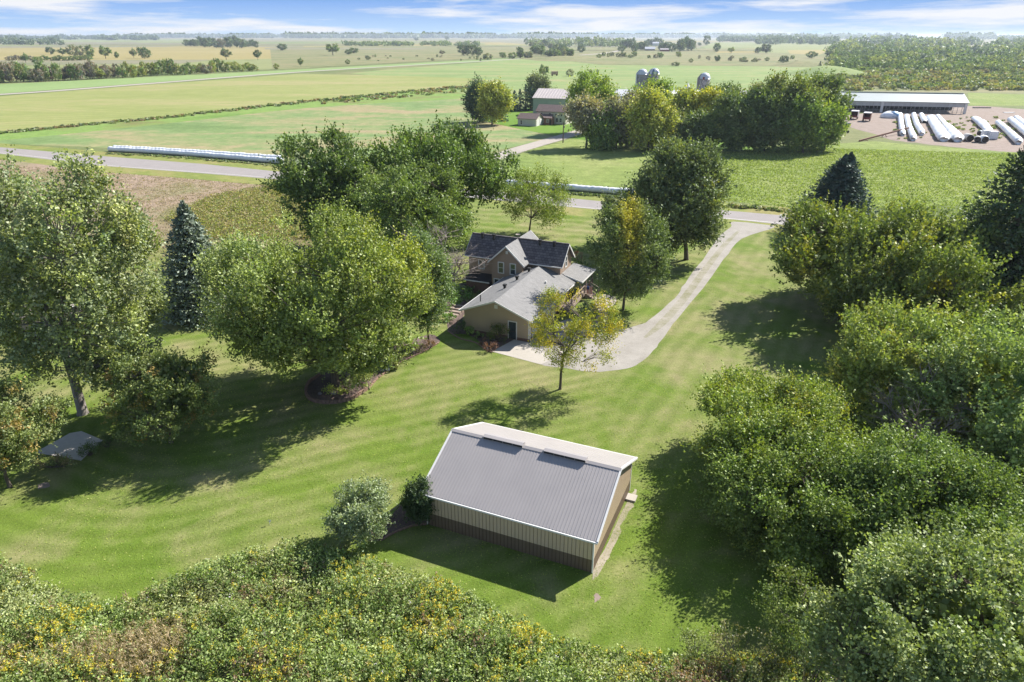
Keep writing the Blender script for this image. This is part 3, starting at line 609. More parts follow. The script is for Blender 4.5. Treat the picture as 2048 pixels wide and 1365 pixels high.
GREEN = (0.085, 0.125, 0.032); DKGREEN = (0.05, 0.082, 0.028); LTGREEN = (0.13, 0.17, 0.05); OLIVE = (0.115, 0.135, 0.045)
SILVER = (0.13, 0.155, 0.085); YEL = (0.24, 0.23, 0.035); GREYG = (0.125, 0.14, 0.085)
def fn_yellowtop(pos, tn, g, rng):
    rx, rz, cz, off, H = g; t = (pos[:, 2]-cz)/rz*0.6+(pos[:, 0]-off)/rx*0.75+rng.normal(0, .16, len(pos)); m = np.clip((t-0.72)*2.0, 0, 1)[:, None]
    l = np.clip((-(pos[:, 0]-off)/rx+(pos[:, 2]-cz)/rz*.4-0.45)*2, 0, 1)[:, None]   # paler silver leaves on the windward side
    return tn*(1-m)+tn*m*np.array([1.4, 1.2, 0.6])+tn*l*np.array([.3, .25, .75])

# --- the yard
broadleaf('cottonwood_tree', 'tall open crowned poplar with thick brown leaning trunk on the left lawn', 166, 828, 330, -50, 330, 830, SILVER, seed=11, nclump=330, K=12, J=9,
          leaf=0.235, sprig=0.9, lobes=17, lobe_r=(0.26, 0.4), trunk_f=0.26, r0=0.42, nmain=9, bark=BARKPALE, tints=[((1.4, 1.3, 1.6), .12), ((1.25, 1.2, .8), .3)], depth=0.75, jit=.13, lean=(-.6, .8), rtw=.03, inner=3.5, dens=1.35)
broadleaf('cottonwood_tree', 'large silvery green tree at the left edge behind the leaning poplar', -60, 700, 360, -260, 130, 640, SILVER, seed=12, nclump=200, K=9, J=7, leaf=0.3, lobes=11, lobe_r=(.3, .42), r0=.4, bark=BARKPALE)
broadleaf('crab_apple_tree', 'round low apple tree with reddish tinge between the poplar and the big maple', 342, 886, 700, 224, 420, 874, (0.09, 0.115, 0.04), seed=13, nclump=170, K=9, J=8, leaf=0.17, sprig=.5, upb=.25,
          lobes=9, lobe_r=(.4, .55), r0=.16, tints=[((1.6, .95, .9), .14), ((1.3, 1.25, 1.1), .2)], jit=.09, rtw=.012)
broadleaf('crab_apple_tree', 'broad bushy fruit tree at the lower left edge above the concrete slab', 20, 975, 765, -130, 98, 960, (0.10, 0.125, 0.048), seed=14, nclump=190, K=9, J=8, leaf=0.15, sprig=.5, upb=.5,
          lobes=9, lobe_r=(.4, .55), r0=.14, tints=[((1.6, 1.0, .9), .2)], jit=.08, rtw=.012)
conifer('spruce_tree', 'blue grey spruce standing between the poplar and the big maple', 376, 628, 406, 118, (0.11, 0.135, 0.115), seed=15, tiers=54, per=34, leaf=0.36, q=22)
broadleaf('maple_tree', 'biggest maple tree, yellowing at its upper right, growing out of the edged mulch bed', 672, 772, 432, 424, 864, 770, (0.115, 0.145, 0.045), seed=16, nclump=430, K=15, J=10, leaf=0.215, sprig=1.0, upb=.9,
          lobes=16, lobe_r=(.32, .44), trunk_f=.17, r0=.42, nmain=9, tintfn=fn_yellowtop, depth=.9, rtw=.03)
broadleaf('birch_tree', 'narrow light green tree squeezed between the big maple and the bare tree beside the garage', 858, 690, 472, 800, 900, 662, (0.085, 0.12, 0.05), seed=17, nclump=190, K=9, J=8, leaf=0.19, sprig=.8, upb=.45, lobes=12, lobe_r=(.33, .45), r0=.14, jit=.1)
bare_tree('bare_tree', 'leafless grey brown tree with fine twigs at the left end of the dark farmhouse roof', 905, 592, 432, 165, seed=18, levels=5)
broadleaf('maple_tree', 'dark green maple reaching left over the paved road, behind the house', 640, 502, 277, 545, 755, 480, (0.068, 0.10, 0.032), seed=19, nclump=210, K=12, J=8, leaf=0.36, sprig=1.2, upb=.5, lobes=13, r0=.4, lobe_r=(.32, .46))
broadleaf('maple_tree', 'deep green maple with upright shoots, tallest in the cluster behind the house', 885, 478, 258, 762, 1015, 450, (0.07, 0.105, 0.028), seed=20, nclump=270, K=13, J=8, leaf=0.38, sprig=1.4, upb=1.1, lobes=13, r0=.42, lobe_r=(.34, .48))
broadleaf('hackberry_tree', 'soft drooping mid green tree in front of the two dark maples behind the bare tree', 820, 530, 328, 705, 945, 505, (0.09, 0.125, 0.038), seed=21, nclump=230, K=11, J=9, leaf=0.27, sprig=1.1, upb=-.15, lobes=12, r0=.35, lobe_r=(.34, .46))
broadleaf('locust_tree', 'airy spreading tree with forked trunk on the lawn just behind the house gable', 1058, 470, 345, 1003, 1138, 448, (0.115, 0.145, 0.035), seed=22, nclump=110, K=9, J=9, leaf=0.22, sprig=.9, upb=.2, lobes=9, r0=.16, nmain=6, trunk_f=.28, jit=.15, inner=2.5, dens=1.25)
broadleaf('boxelder_tree', 'large dark spreading tree left of the gravel drive near the road', 1372, 520, 290, 1262, 1462, 500, (0.075, 0.098, 0.048), seed=23, nclump=330, K=11, J=8, leaf=0.30, sprig=1.1, upb=.1, lobes=14, lobe_r=(.32, .46), r0=.35, tints=[((1.6, 1.35, .8), .12)])
broadleaf('boxelder_tree', 'smaller dark tree in front of the white bale tube, beside the large dark one', 1255, 492, 362, 1204, 1308, 478, (0.06, 0.08, 0.04), seed=24, nclump=80, K=9, J=8, leaf=0.28, sprig=.9, upb=.1, lobes=8, r0=.15)
def fn_n12(pos, tn, g, rng):
    rx, rz, cz, off, H = g; m = np.exp(-((pos[:, 0]-off+.12*rx)/(rx*.22))**2)*np.clip((pos[:, 2]-cz)/rz+.55+rng.normal(0, .12, len(pos)), 0, 1); m = np.clip(m*1.5, 0, 1)[:, None]
    return tn*(1-m)+tn*m*np.array([2.6, 1.75, .7])
broadleaf('maple_tree', 'green tree with yellow orange streak down its middle beside the brick path', 1246, 620, 412, 1180, 1345, 598, (0.08, 0.108, 0.045), seed=25, nclump=200, K=10, J=8, leaf=0.21, sprig=.8, upb=.6, lobes=13, lobe_r=(.3, .42), r0=.17, trunk_f=.2, tintfn=fn_n12, depth=.8, inner=3, dens=1.3)
broadleaf('honey_locust_tree', 'young yellow green tree with thin curved trunk on the lawn in front of the garage', 1120, 779, 575, 1060, 1246, 742, (0.155, 0.165, 0.022), seed=26, nclump=110, K=9, J=8, leaf=0.125, sprig=.5, upb=.35, lobes=9, lobe_r=(.32, .44), r0=.13, nmain=5, trunk_f=.36,
          tints=[((1.6, 1.25, .8), .35), ((.6, .75, 1.1), .22)], jit=.13, lean=(.25, 0), depth=.8, rtw=.014, inner=2.5, dens=1.5)
conifer('spruce_tree', 'dark blue green spruce with twin tops beyond the right end of the road', 1684, 470, 312, 140, (0.026, 0.045, 0.043), seed=27, tiers=46, per=32, leaf=.42, q=20, twin=(1.0, .4, 1.02))
conifer('spruce_tree', 'tall dark evergreen at the right edge rising above the maples', 2062, 650, 258, 250, (0.04, 0.062, 0.03), seed=28, tiers=56, per=36, leaf=.42, q=24)
broadleaf('maple_tree', 'wide yellow green maple with dark underside, in front of the twin topped spruce', 1800, 640, 392, 1572, 1950, 735, (0.10, 0.125, 0.035), seed=29, nclump=400, K=13, J=9, leaf=0.33, sprig=1.2, upb=.75, lobes=17, lobe_r=(.28, .40), r0=.42, trunk_f=.2, tints=[((1.4, 1.15, .7), .2)], nmain=9, lean=(-2.4, .5), rtw=.03)
broadleaf('maple_tree', 'green maple behind the wide maple, under the tall evergreen at the right edge', 1985, 640, 410, 1850, 2140, 660, (0.085, 0.115, 0.036), seed=30, nclump=230, K=11, J=8, leaf=0.34, sprig=1.1, upb=.7, lobes=12, r0=.35)
broadleaf('silver_maple_tree', 'pale yellow green maple just below the wide dark maple, right of the mown strip', 1830, 850, 605, 1675, 1985, 900, (0.135, 0.165, 0.05), seed=37, nclump=260, K=13, J=9, leaf=0.25, sprig=.95, upb=.75, lobes=13, lobe_r=(.3, .42), r0=.3, tints=[((1.3, 1.1, .9), .2)])
broadleaf('silver_maple_tree', 'pale green maple at the right edge above the corner maple', 2010, 960, 640, 1840, 2230, 1110, (0.13, 0.17, 0.065), seed=31, nclump=300, K=13, J=9, leaf=0.23, sprig=.85, upb=.7, lobes=14, lobe_r=(.32, .44), r0=.35, tints=[((1.3, 1.2, 1.3), .2)])
broadleaf('silver_maple_tree', 'large maple right of the steel shed, its crown overhanging the mown grass', 1565, 958, 785, 1398, 1725, 1085, (0.11, 0.145, 0.036), seed=32, nclump=420, K=14, J=9, leaf=0.18, sprig=.8, upb=.65, lobes=15, lobe_r=(.3, .42), r0=.28, nmain=9, tints=[((1.25, 1.15, .8), .2), ((1.2, 1.0, .85), .1)], depth=.85, trunk_f=.25)
broadleaf('silver_maple_tree', 'low spreading maple in front of the large maple right of the steel shed', 1575, 1060, 885, 1408, 1720, 1180, (0.09, 0.125, 0.034), seed=40, nclump=300, K=14, J=9, leaf=0.165, sprig=.75, upb=.3, lobes=14, lobe_r=(.3, .42), r0=.22, nmain=8, tints=[((1.25, 1.15, .8), .15)], depth=.85, trunk_f=.25)
broadleaf('silver_maple_tree', 'dark leaved maple with low drooping branches left of the bottom corner maple', 1850, 1130, 890, 1650, 1990, 1225, (0.085, 0.12, 0.036), seed=38, nclump=340, K=14, J=9, leaf=0.17, sprig=.85, upb=.2, lobes=16, lobe_r=(.3, .42), r0=.3, nmain=9, depth=.75, trunk_f=.25)
broadleaf('maple_sapling', 'thin drooping young tree standing at the lower end of the mown grass', 1592, 1300, 1140, 1515, 1662, 1285, (0.09, 0.12, 0.03), seed=39, nclump=46, K=8, J=8, leaf=0.12, sprig=.5, upb=-.3, lobes=7, r0=.05, nmain=5, depth=.8, inner=0, dens=1.0, jit=.1, rtw=.01)
broadleaf('silver_maple_tree', 'silvery green maple filling the bottom right corner', 1960, 1480, 1060, 1650, 2300, 1480, (0.125, 0.155, 0.065), seed=33, nclump=360, K=14, J=9, leaf=0.165, sprig=.65, upb=.75, lobes=15, lobe_r=(.32, .44), r0=.28, tints=[((1.35, 1.3, 1.5), .2)])
bare_tree('bare_tree', 'leafless pale twigs of a dead tree sticking out above the shed side maple', 1830, 960, 745, 190, seed=34, levels=5)
broadleaf('willow_shrub', 'rounded silvery green bush left of the steel shed', 722, 1082, 970, 662, 788, 1075, (0.135, 0.165, 0.10), cat='shrub', seed=35, nclump=150, K=9, J=8, leaf=0.12, sprig=.34, upb=.4, lobes=8, lobe_r=(.45, .6), r0=.06, jit=.06, rtw=.008)
broadleaf('yew_shrub', 'dark upright bush tight against the left corner of the steel shed', 836, 1048, 962, 812, 866, 1044, (0.03, 0.05, 0.02), cat='shrub', seed=36, nclump=90, K=9, J=8, leaf=0.11, sprig=.3, upb=.5, lobes=7, lobe_r=(.45, .6), r0=.05, jit=.06, rtw=.008)

# ------------------------------------------------------------------ front steel shed
def ribs(mb, o, du, dv, nu, lu, lv, w=0.035, h=0.022, nrm=(0, 0, 1), mi=0):
    """standing ribs on a plate: origin o, step along du (unit) nu ribs over length lu, rib runs along dv (unit) for lv"""
    o = Vector(o); du = Vector(du); dv = Vector(dv); n = Vector(nrm)
    for i in range(nu):
        a = o+du*(lu*(i+0.5)/nu); b = a+dv*lv; x = du*w/2
        mb.add([a-x, a+x, a+x*.5+n*h, a-x*.5+n*h, b-x, b+x, b+x*.5+n*h, b-x*.5+n*h], [(0, 1, 5, 4), (1, 2, 6, 5), (2, 3, 7, 6), (3, 0, 4, 7), (0, 3, 2, 1), (4, 5, 6, 7)], mi)

RIBT_SHADE = simple('tan_rib_shade', (.20, .155, .10), (.18, .14, .09), 1, .5); RIBB_SHADE = simple('brown_rib_shade', (.065, .042, .028), (.055, .036, .024), 1, .5)  # wall ribs coloured darker than the siding to paint in the groove shade
def steel_shed():
    A = G(855, 1049); B = G(1185, 1147); LX, LY, WH, RH, OV = 12.3, 9.6, 2.93, 5.05, 0.32
    ang = math.atan2(B[1]-A[1], B[0]-A[0])
    r = thing('pole_shed', 'tan and brown steel shed with grey ribbed metal roof on the lawn', 'shed', (A[0], A[1], 0), ang)
    WB = 1.05   # height of the brown lower band
    sl = (RH-WH)/(LY/2); zl = lambda y: WH+sl*min(y, LY-y)
    for nm, z0, z1, mt, off in (('wall', WB, None, STEELTAN, 0.0), ('wainscot', 0.0, WB-0.02, STEELBROWN, 0.0)):
        mb = MB(); zt = WH if z1 is None else z1
        mb.box(0, LX, 0, .12, z0, zt); mb.box(0, LX, LY-.12, LY, z0, zt)
        for x in (0, LX-.12):
            x1 = x+.12
            if z1 is None:
                pr = [(.12, z0), (LY-.12, z0), (LY-.12, WH+.05), (LY/2, RH-.06), (.12, WH+.05)]
            else: pr = [(.12, z0), (LY-.12, z0), (LY-.12, zt), (.12, zt)]
            n = len(pr); mb.add([(x, y, z) for y, z in pr]+[(x1, y, z) for y, z in pr], [tuple(range(n))[::-1], tuple(range(n, 2*n))]+[(i, (i+1) % n, n+(i+1) % n, n+i) for i in range(n)])
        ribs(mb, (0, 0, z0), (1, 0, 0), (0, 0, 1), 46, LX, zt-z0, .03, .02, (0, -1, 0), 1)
        for k in range(42):
            y = (k+.5)*LY/42; zz = (zl(y)-.08) if z1 is None else zt
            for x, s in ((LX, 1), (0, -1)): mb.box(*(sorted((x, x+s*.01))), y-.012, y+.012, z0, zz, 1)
        mb.build(nm, [mt, RIBT_SHADE if mt is STEELTAN else RIBB_SHADE], r)
    roof = MB(); T = .07; y0, y1 = -OV, LY+OV; ze = WH-sl*OV+.12; zr = RH+.12; x0, x1 = -OV, LX+OV
    roof.slab([(x0, y0, ze), (x1, y0, ze), (x1, LY/2-.002, zr), (x0, LY/2-.002, zr)], T); roof.slab([(x0, LY/2+.002, zr), (x1, LY/2+.002, zr), (x1, y1, ze), (x0, y1, ze)], T)
    d = Vector((0, LY/2+OV, zr-ze)); ln = d.length-.12; d.normalize(); nr = Vector((0, -d.z, d.y))
    ribs(roof, (x0+.12, y0+.02, ze+.002), (1, 0, 0), d, 55, LX+2*OV-.24, ln, .045, .027, nr)
    d2 = Vector((0, -d.y, d.z)); ribs(roof, (x0+.12, y1-.02, ze+.002), (1, 0, 0), d2, 55, LX+2*OV-.24, ln, .045, .027, (0, d.z, d.y))
    rf = roof.build('roof', STEELROOF, r)
    cap = MB(); cap.slab([(x0, LY/2-.22, zr-.045), (x1, LY/2-.22, zr-.045), (x1, LY/2, zr+.055), (x0, LY/2, zr+.055)], .03); cap.slab([(x0, LY/2, zr+.055), (x1, LY/2, zr+.055), (x1, LY/2+.22, zr-.045), (x0, LY/2+.22, zr-.045)], .03)
    cap.build('ridge_cap', STEELROOF, rf)
    for xs in (2.35, 7.05):    # two raised ridge ventilators with a dark open side
        v = MB(); dk = MB(); Lx = 3.1
        v.slab([(xs, LY/2-.28, zr+.17), (xs+Lx, LY/2-.28, zr+.17), (xs+Lx, LY/2, zr+.24), (xs, LY/2, zr+.24)], .03); v.slab([(xs, LY/2+.001, zr+.24), (xs+Lx, LY/2+.001, zr+.24), (xs+Lx, LY/2+.28, zr+.17), (xs, LY/2+.28, zr+.17)], .03)
        for k in range(5): v.box(xs+k*(Lx-.03)/4, xs+.03+k*(Lx-.03)/4, LY/2-.265, LY/2+.265, zr-.06, zr+.12)
        dk.box(xs+.04, xs+Lx-.04, LY/2-.25, LY/2+.25, zr-.02, zr+.165)
        o = v.build('ridge_vent', STEELROOF, r); dk.build('vent_opening', DARK, o)
    for x in (x0-.03, x1-.09):
        t = MB()
        for (ya, za, yb_, zb_) in ((y0-.02, ze, LY/2, zr), (LY/2, zr, y1+.02, ze)):
            t.slab([(x, ya, za+.045), (x+.12, ya, za+.045), (x+.12, yb_, zb_+.045), (x, yb_, zb_+.045)], .16)
        t.build('rake_trim', WHITE, r)
    for ya in (y0-.10, y1+.01): g = MB(); g.box(x0, x1, ya, ya+.09, ze-.14, ze-.02); g.build('gutter', WHITE, r)
    for (x, y) in ((-.03, -.03), (LX-.06, -.03), (-.03, LY-.06), (LX-.06, LY-.06)): c = MB(); c.box(x, x+.09, y, y+.09, 0, WH-.08); c.build('corner_trim', WHITE, r)
    s = MB(); s.tube([(-.18, -.34, ze-.1), (-.18, -.2, ze-.3), (-.12, -.08, ze-.45)], .05, 8); s.build('downspout', WHITE, r)
    d = MB(); d.box(LX+.02, LX+.75, LY-1.3, LY-.5, 0, .16); d.build('door_step', CONC, r)
steel_shed()

# ------------------------------------------------------------------ farmhouse with garage wing
def window(parent, u, v, z, wd, h, facing=(0, -1), name='window', bars=1, off=0.0):
    """frame ring, glass and sill on a wall; (u,v) centre on the wall line, facing unit normal"""
    fx, fy = facing; tx, ty = -fy, fx
    def bx(mb, a0, a1, z0, z1, n0, n1):
        ps = [(u+tx*a+fx*n, v+ty*a+fy*n) for a, n in ((a0, n0), (a1, n0), (a1, n1), (a0, n1))]
        mb.add([(p[0], p[1], z0) for p in ps]+[(p[0], p[1], z1) for p in ps], [(0, 3, 2, 1), (4, 5, 6, 7), (0, 1, 5, 4), (1, 2, 6, 5), (2, 3, 7, 6), (3, 0, 4, 7)])
    t = 0.11; fr = MB(); bx(fr, -wd/2-t, -wd/2, z-t, z+h+t, .0, .06); bx(fr, wd/2, wd/2+t, z-t, z+h+t, .0, .06); bx(fr, -wd/2, wd/2, z+h, z+h+t, .0, .06); bx(fr, -wd/2, wd/2, z-t, z, .0, .06)
    if bars: bx(fr, -wd/2, wd/2, z+h/2-.025, z+h/2+.025, .0, .04)
    w_ = fr.build(name, WHITE, parent); gl = MB(); bx(gl, -wd/2, wd/2, z, z+h, .008, .02); gl.build('pane', GLASS, w_)
    return w_
HO = G(1058, 685); HA = math.radians(-23.3)
def farmhouse():
    r = thing('farmhouse', 'taupe farmhouse with dark cross gabled roof and low grey roofed garage wing', 'house', (HO[0], HO[1], 0), HA)
    # ---- garage wing: u -8.2..0, v 0..13
    GW, GH, GR, GL = 8.2, 2.85, 4.45, 13.4; mid = -GW/2; sl = (GR-GH)/(GW/2)
    m = MB(); m.box(-GW, 0, 0, .15, .35, GH); m.add([(-GW, 0, GH), (0, 0, GH), (mid, 0, GR-.06), (-GW, .15, GH), (0, .15, GH), (mid, .15, GR-.06)], [(0, 1, 2), (5, 4, 3), (0, 3, 4, 1), (1, 4, 5, 2), (2, 5, 3, 0)])
    m.box(-GW, -GW+.15, .15, GL+.6, .35, GH); m.box(-.15, 0, .15, GL+.6, .35, GH); m.build('garage_wall', SIDE, r)
    m = MB(); m.box(-GW-.03, .03, -.03, .14, 0, .37); m.box(-GW-.03, -GW+.12, .14, GL+.6, 0, .37); m.box(-.12, .03, .14, GL+.6, 0, .37); m.build('foundation', FOUND, r)
    ov = .45; ze = GH-sl*ov+.1; zr = GR+.1; T = .12
    m = MB(); he = GL+3.2
    m.slab([(-GW-ov, -ov, ze), (mid, -ov, zr), (mid, GL, zr), (-GW-ov, GL+.2, ze)], T)
    m.slab([(mid, -ov, zr), (ov, -ov, ze), (ov+.25, he-3.0, ze-.06), (mid, GL, zr)], T)
    m.slab([(mid, GL, zr), (ov+.25, he-3.0, ze-.06), (ov+.3, he-1.2, ze+.1), (mid+.9, GL+1.3, zr-.4)], T)
    m.slab([(mid, GL, zr), (mid+.9, GL+1.3, zr-.4), (-GW+1.6, GL+.2, ze+.25), (-GW-ov, GL+.2, ze)], T)
    rf = m.build('garage_roof', SHINGLE, r)
    for (u, v) in ((-4.72, 11.6), (-5.0, 8.3), (-5.3, 5.2)):
        z = zr-abs(u-mid)*sl; q = MB(); q.box(u-.13, u+.13, v-.13, v+.13, z-.1, z+.33); q.box(u-.2, u+.2, v-.2, v+.2, z+.33, z+.52); q.build('roof_vent', BLACK, rf)
    q = MB(); z = zr-2.5*sl; q.tube([(mid-2.6, 1.3, z-.1), (mid-2.6, 1.3, z+.75)], .06, 8); q.build('vent_pipe', BLACK, rf)
    q = MB(); q.box(-1.9, -1.7, 9.9, 10.1, zr-2.2*sl-.1, zr-2.2*sl+.25); q.build('roof_vent', WHITE, rf)
    t = MB()
    for (a, za, b, zb) in ((-GW-ov-.02, ze, mid, zr), (mid, zr, ov+.02, ze)): t.slab([(a, -ov-.04, za+.02), (b, -ov-.04, zb+.02), (b, -ov-.005, zb+.02), (a, -ov-.005, za+.02)], .2)
    t.box(-GW-ov-.1, -GW-ov-.01, -ov, GL, ze-.15, ze-.02); t.slab([(ov+.01, -ov, ze-.03), (ov+.1, -ov, ze-.03), (ov+.34, he-3, ze-.09), (ov+.26, he-3, ze-.09)], .12); t.build('fascia', WHITE, r)
    t = MB(); t.box(-.11, .02, -.02, -.0, .37, GH-.1); t.box(0.003, .02, 0, .11, .37, GH-.1); t.tube([(.08, .14, .1), (.08, .14, GH-.1)], .045, 6); t.build('corner_trim', WHITE, r)
    t = MB(); t.box(mid-.2, mid+.2, -.05, -.003, GR-.95, GR-.5); t.build('gable_vent', WHITE, r)
    # service door with storm glass
    dr = MB(); du = -2.05; dr.box(du-.56, du-.46, -.06, .0, .08, 2.28); dr.box(du+.46, du+.56, -.06, .0, .08, 2.28); dr.box(du-.46, du+.46, -.06, .0, 2.18, 2.28)
    d = dr.build('door', WHITE, r); q = MB(); q.box(du-.45, du+.45, -.035, -.004, .08, 2.17); q.build('door_glass', GLASS, d); q = MB(); q.box(du-.45, du+.45, -.045, -.036, .98, 1.06); q.box(du+.34, du+.38, -.08, -.046, .98, 1.12); q.build('handle', BLACK, d)
    # garage doors on the right side wall facing the drive
    for v0 in (1.0, 5.2):
        q = MB(); q.box(-.002, .05, v0-.1, v0, 0.02, 2.4); q.box(-.002, .05, v0+3.2, v0+3.3, 0.02, 2.4); q.box(-.002, .05, v0, v0+3.2, 2.25, 2.4)
        for k in range(4): q.box(-.002, .03, v0+.01, v0+3.19, .03+k*.555, .03+k*.555+.53)
        q.build('garage_door', WHITE, r)
    window(r, 0.0, 10.6, 1.2, .9, 1.1, (1, 0))
    # ---- main house: long wing u -15..-1.3, v 14.1..18.4 and cross gable u -10.4..-6
    WH, RH = 5.02, 7.05; v0, v1, vm = 14.1, 18.4, 16.25; ua, ub = -14.6, -1.35
    m = MB(); m.box(ua, ub, v0, v0+.15, .4, WH); m.box(ua, ub, v1-.15, v1, .4, WH)
    for u in (ua, ub-.15):
        pr = [(v0+.15, .4), (v1-.15, .4), (v1-.15, WH+.1), (vm, RH-.06), (v0+.15, WH+.1)]
        m.add([(u, y, z) for y, z in pr]+[(u+.15, y, z) for y, z in pr], [(4, 3, 2, 1, 0), (5, 6, 7, 8, 9)]+[(i, (i+1) % 5, 5+(i+1) % 5, 5+i) for i in range(5)])
    ca, cb, cm = -10.4, -6.0, -8.2
    for vv, q in ((12.45, 1), (20.2, -1)):
        m.box(ca, cb, min(vv, vv+.15*q), max(vv, vv+.15*q), .4, WH); m.add([(ca, vv, WH), (cb, vv, WH), (cm, vv, RH-.08), (ca, vv+.15*q, WH), (cb, vv+.15*q, WH), (cm, vv+.15*q, RH-.08)], [(0, 1, 2), (5, 4, 3), (0, 3, 4, 1), (1, 4, 5, 2), (2, 5, 3, 0)])
    for u in (ca, cb-.15): m.box(u, u+.15, 12.6, v0, .4, WH); m.box(u, u+.15, v1, 20.05, .4, WH)
    m.build('wall', SIDE2, r)
    m = MB(); m.box(ua-.03, ub+.03, v0-.03, v1+.03, 0, .41); m.box(ca-.03, cb+.03, 12.42, 20.23, 0, .405); m.build('foundation', FOUND, r)
    o = .42; s2 = (RH-WH)/(vm-v0); ze = WH-s2*o+.12; zr = RH+.12; T = .14; xa, xb = ua-.4, ub+.38
    m = MB(); m.slab([(xa, v0-o, ze), (xb, v0-o, ze), (xb, vm, zr), (xa, vm, zr)], T); m.slab([(xa, vm, zr), (xb, vm, zr), (xb, v1+o, ze), (xa, v1+o, ze)], T)
    rf = m.build('roof', SHAKE, r)
    s3 = (RH-WH)/(cm-ca); zc = WH-s3*o+.12; m = MB(); zc2 = zr-.012
    # cross gable roof planes die into the main roof along valleys
    def vb(z): return v0-o+(z-ze)/s2   # v where the main front slope reaches height z
    for sgn, e in ((-1, ca-o), (1, cb+o)):
        m.slab([(cm, 12.05, zc2), (e, 12.05, zc), (e, vb(zc)+.05, zc), (cm, vm, zc2)][::sgn], .12)
        m.slab([(cm, vm, zc2), (e, v1+o-(zc-ze)/s2, zc), (e, 20.65, zc), (cm, 20.65, zc2)][::sgn], .12)
    m.build('cross_gable_roof', SHINGLE, rf)
    rc = MB(); rc.bar((xa, vm, zr+.02), (xb, vm, zr+.02), .22, .05); rc.build('ridge_cap', SHAKE, rf)
    for u in (-13.3, -11.6, -4.9, -2.9):
        q = MB(); q.box(u-.13, u+.13, vm-.55, vm-.25, zr-.6, zr+.1); q.box(u-.19, u+.19, vm-.62, vm-.2, zr+.1, zr+.26); q.build('roof_vent', BLACK, rf)
    q = MB(); q.tube([(cm+.1, vm-.3, zr-.05), (cm+.1, vm-.3, zr+.5)], .03, 6); q.lathe([(.02, 0), (.18, .03), (.33, .11)], 16, (cm+.1, vm-.3, zr+.48)); q.build('satellite_dish', STONE, rf)
    for vv in (12.0, 20.66):
        t = MB()
        for (a, b) in (((ca-o, zc), (cm, zc2)), ((cm, zc2), (cb+o, zc))): t.slab([(a[0], vv, a[1]+.02), (b[0], vv, b[1]+.02), (b[0], vv+.045, b[1]+.02), (a[0], vv+.045, a[1]+.02)], .24)
        t.build('fascia', WHITE, r)
    for u in (xa-.05, xb+.005):
        t = MB()
        for (a, b) in (((v0-o, ze), (vm, zr)), ((vm, zr), (v1+o, ze))): t.slab([(u, a[0], a[1]+.02), (u+.045, a[0], a[1]+.02), (u+.045, b[0], b[1]+.02), (u, b[0], b[1]+.02)], .24)
        t.build('fascia', WHITE, r)
    for (qa, qb) in ((xa, ca-o), (cb+o, xb)): t = MB(); t.box(qa, qb, v0-o-.09, v0-o-.01, ze-.16, ze-.03); t.build('gutter', WHITE, r)
    t = MB(); t.box(cm-.16, cm+.16, 12.40, 12.447, RH-1.05, RH-.65); t.build('gable_vent', WHITE, r)
    window(r, -9.05, 12.45, 3.35, .66, 1.35); window(r, -7.35, 12.45, 3.35, .66, 1.35); window(r, -9.7, 12.45, 1.05, .62, 1.3)
    window(r, ub, vm, 4.1, .6, 1.3, (1, 0)); window(r, ub, vm-1.2, 1.6, .8, 1.3, (1, 0)); window(r, ub, vm+1.2, 1.6, .8, 1.3, (1, 0)); window(r, -12.7, v0, 3.0, .7, 1.1)
    # low lean-to entry on the left front
    m = MB(); m.box(-14.2, -10.75, 12.3, v0-.04, 0, 1.75); e = m.build('entry_lean_to', FOUND, r)
    m = MB(); m.slab([(-14.4, 12.05, 1.85), (-10.6, 12.05, 1.85), (-10.6, v0-.02, 2.35), (-14.4, v0-.02, 2.35)], .1); m.build('entry_roof', BLACK, e)
    m = MB(); m.box(-14.4, -10.6, 11.98, 12.045, 1.72, 1.86); m.build('fascia', WHITE, e)
    # ---- porch on the right end
    p0, p1 = 14.5, 20.4; m = MB(); m.slab([(ub+.02, p0, 3.62), (1.55, p0, 2.82), (1.55, p1, 2.82), (ub+.02, p1-.9, 3.62)], .11)
    pr = m.build('porch_roof', SHINGLE, r); m = MB(); m.slab([(ub+.4, p0-.04, 3.52), (1.55, p0-.04, 2.84), (1.55, p0-.005, 2.84), (ub+.4, p0-.005, 3.52)], .18); m.box(1.555, 1.6, p0-.04, p1, 2.66, 2.84); m.build('fascia', WHITE, pr)
    for v in (p0+.5, 17.4, p1-.4):
        m = MB(); m.box(1.15, 1.27, v-.06, v+.06, .75, 2.72); m.build('porch_post', WOODRAIL, r)
    m = MB(); m.box(.35, 1.4, 9.6, 20.1, .62, .75)
    for v in (9.7, 12.2, 14.6, 17.2, 19.9): m.box(1.2, 1.33, v-.06, v+.06, 0, .62)
    m.box(1.405, 1.43, 9.6, 20.1, .35, .75); m.build('deck', WOODRAIL, r)
    m = MB()
    def rail(a, b, n):
        a = Vector(a); b = Vector(b)
        m.bar(a+Vector((0, 0, .95)), b+Vector((0, 0, .95)), .09, .05); m.bar(a+Vector((0, 0, .5)), b+Vector((0, 0, .5)), .05, .05); m.bar(a+Vector((0, 0, .15)), b+Vector((0, 0, .15)), .05, .05)
        for i in range(n+1):
            p = a+(b-a)*i/n; m.bar(p, p+Vector((0, 0, 1.0)), .09)
    rail((1.33, 9.65, .75), (1.33, 16.3, .75), 5); rail((1.33, 18.3, .75), (1.33, 20.05, .75), 1); rail((1.45, 16.3, .7), (2.75, 16.3, .05), 1); rail((1.45, 18.3, .7), (2.75, 18.3, .05), 1)
    m.build('railing', WOODRAIL, r)
    m = MB()
    for k in range(4): m.box(1.45+.32*k, 1.77+.32*k, 16.35, 18.25, 0, .6-.17*k)
    m.build('steps', WOODRAIL, r)
    return r
farmhouse()
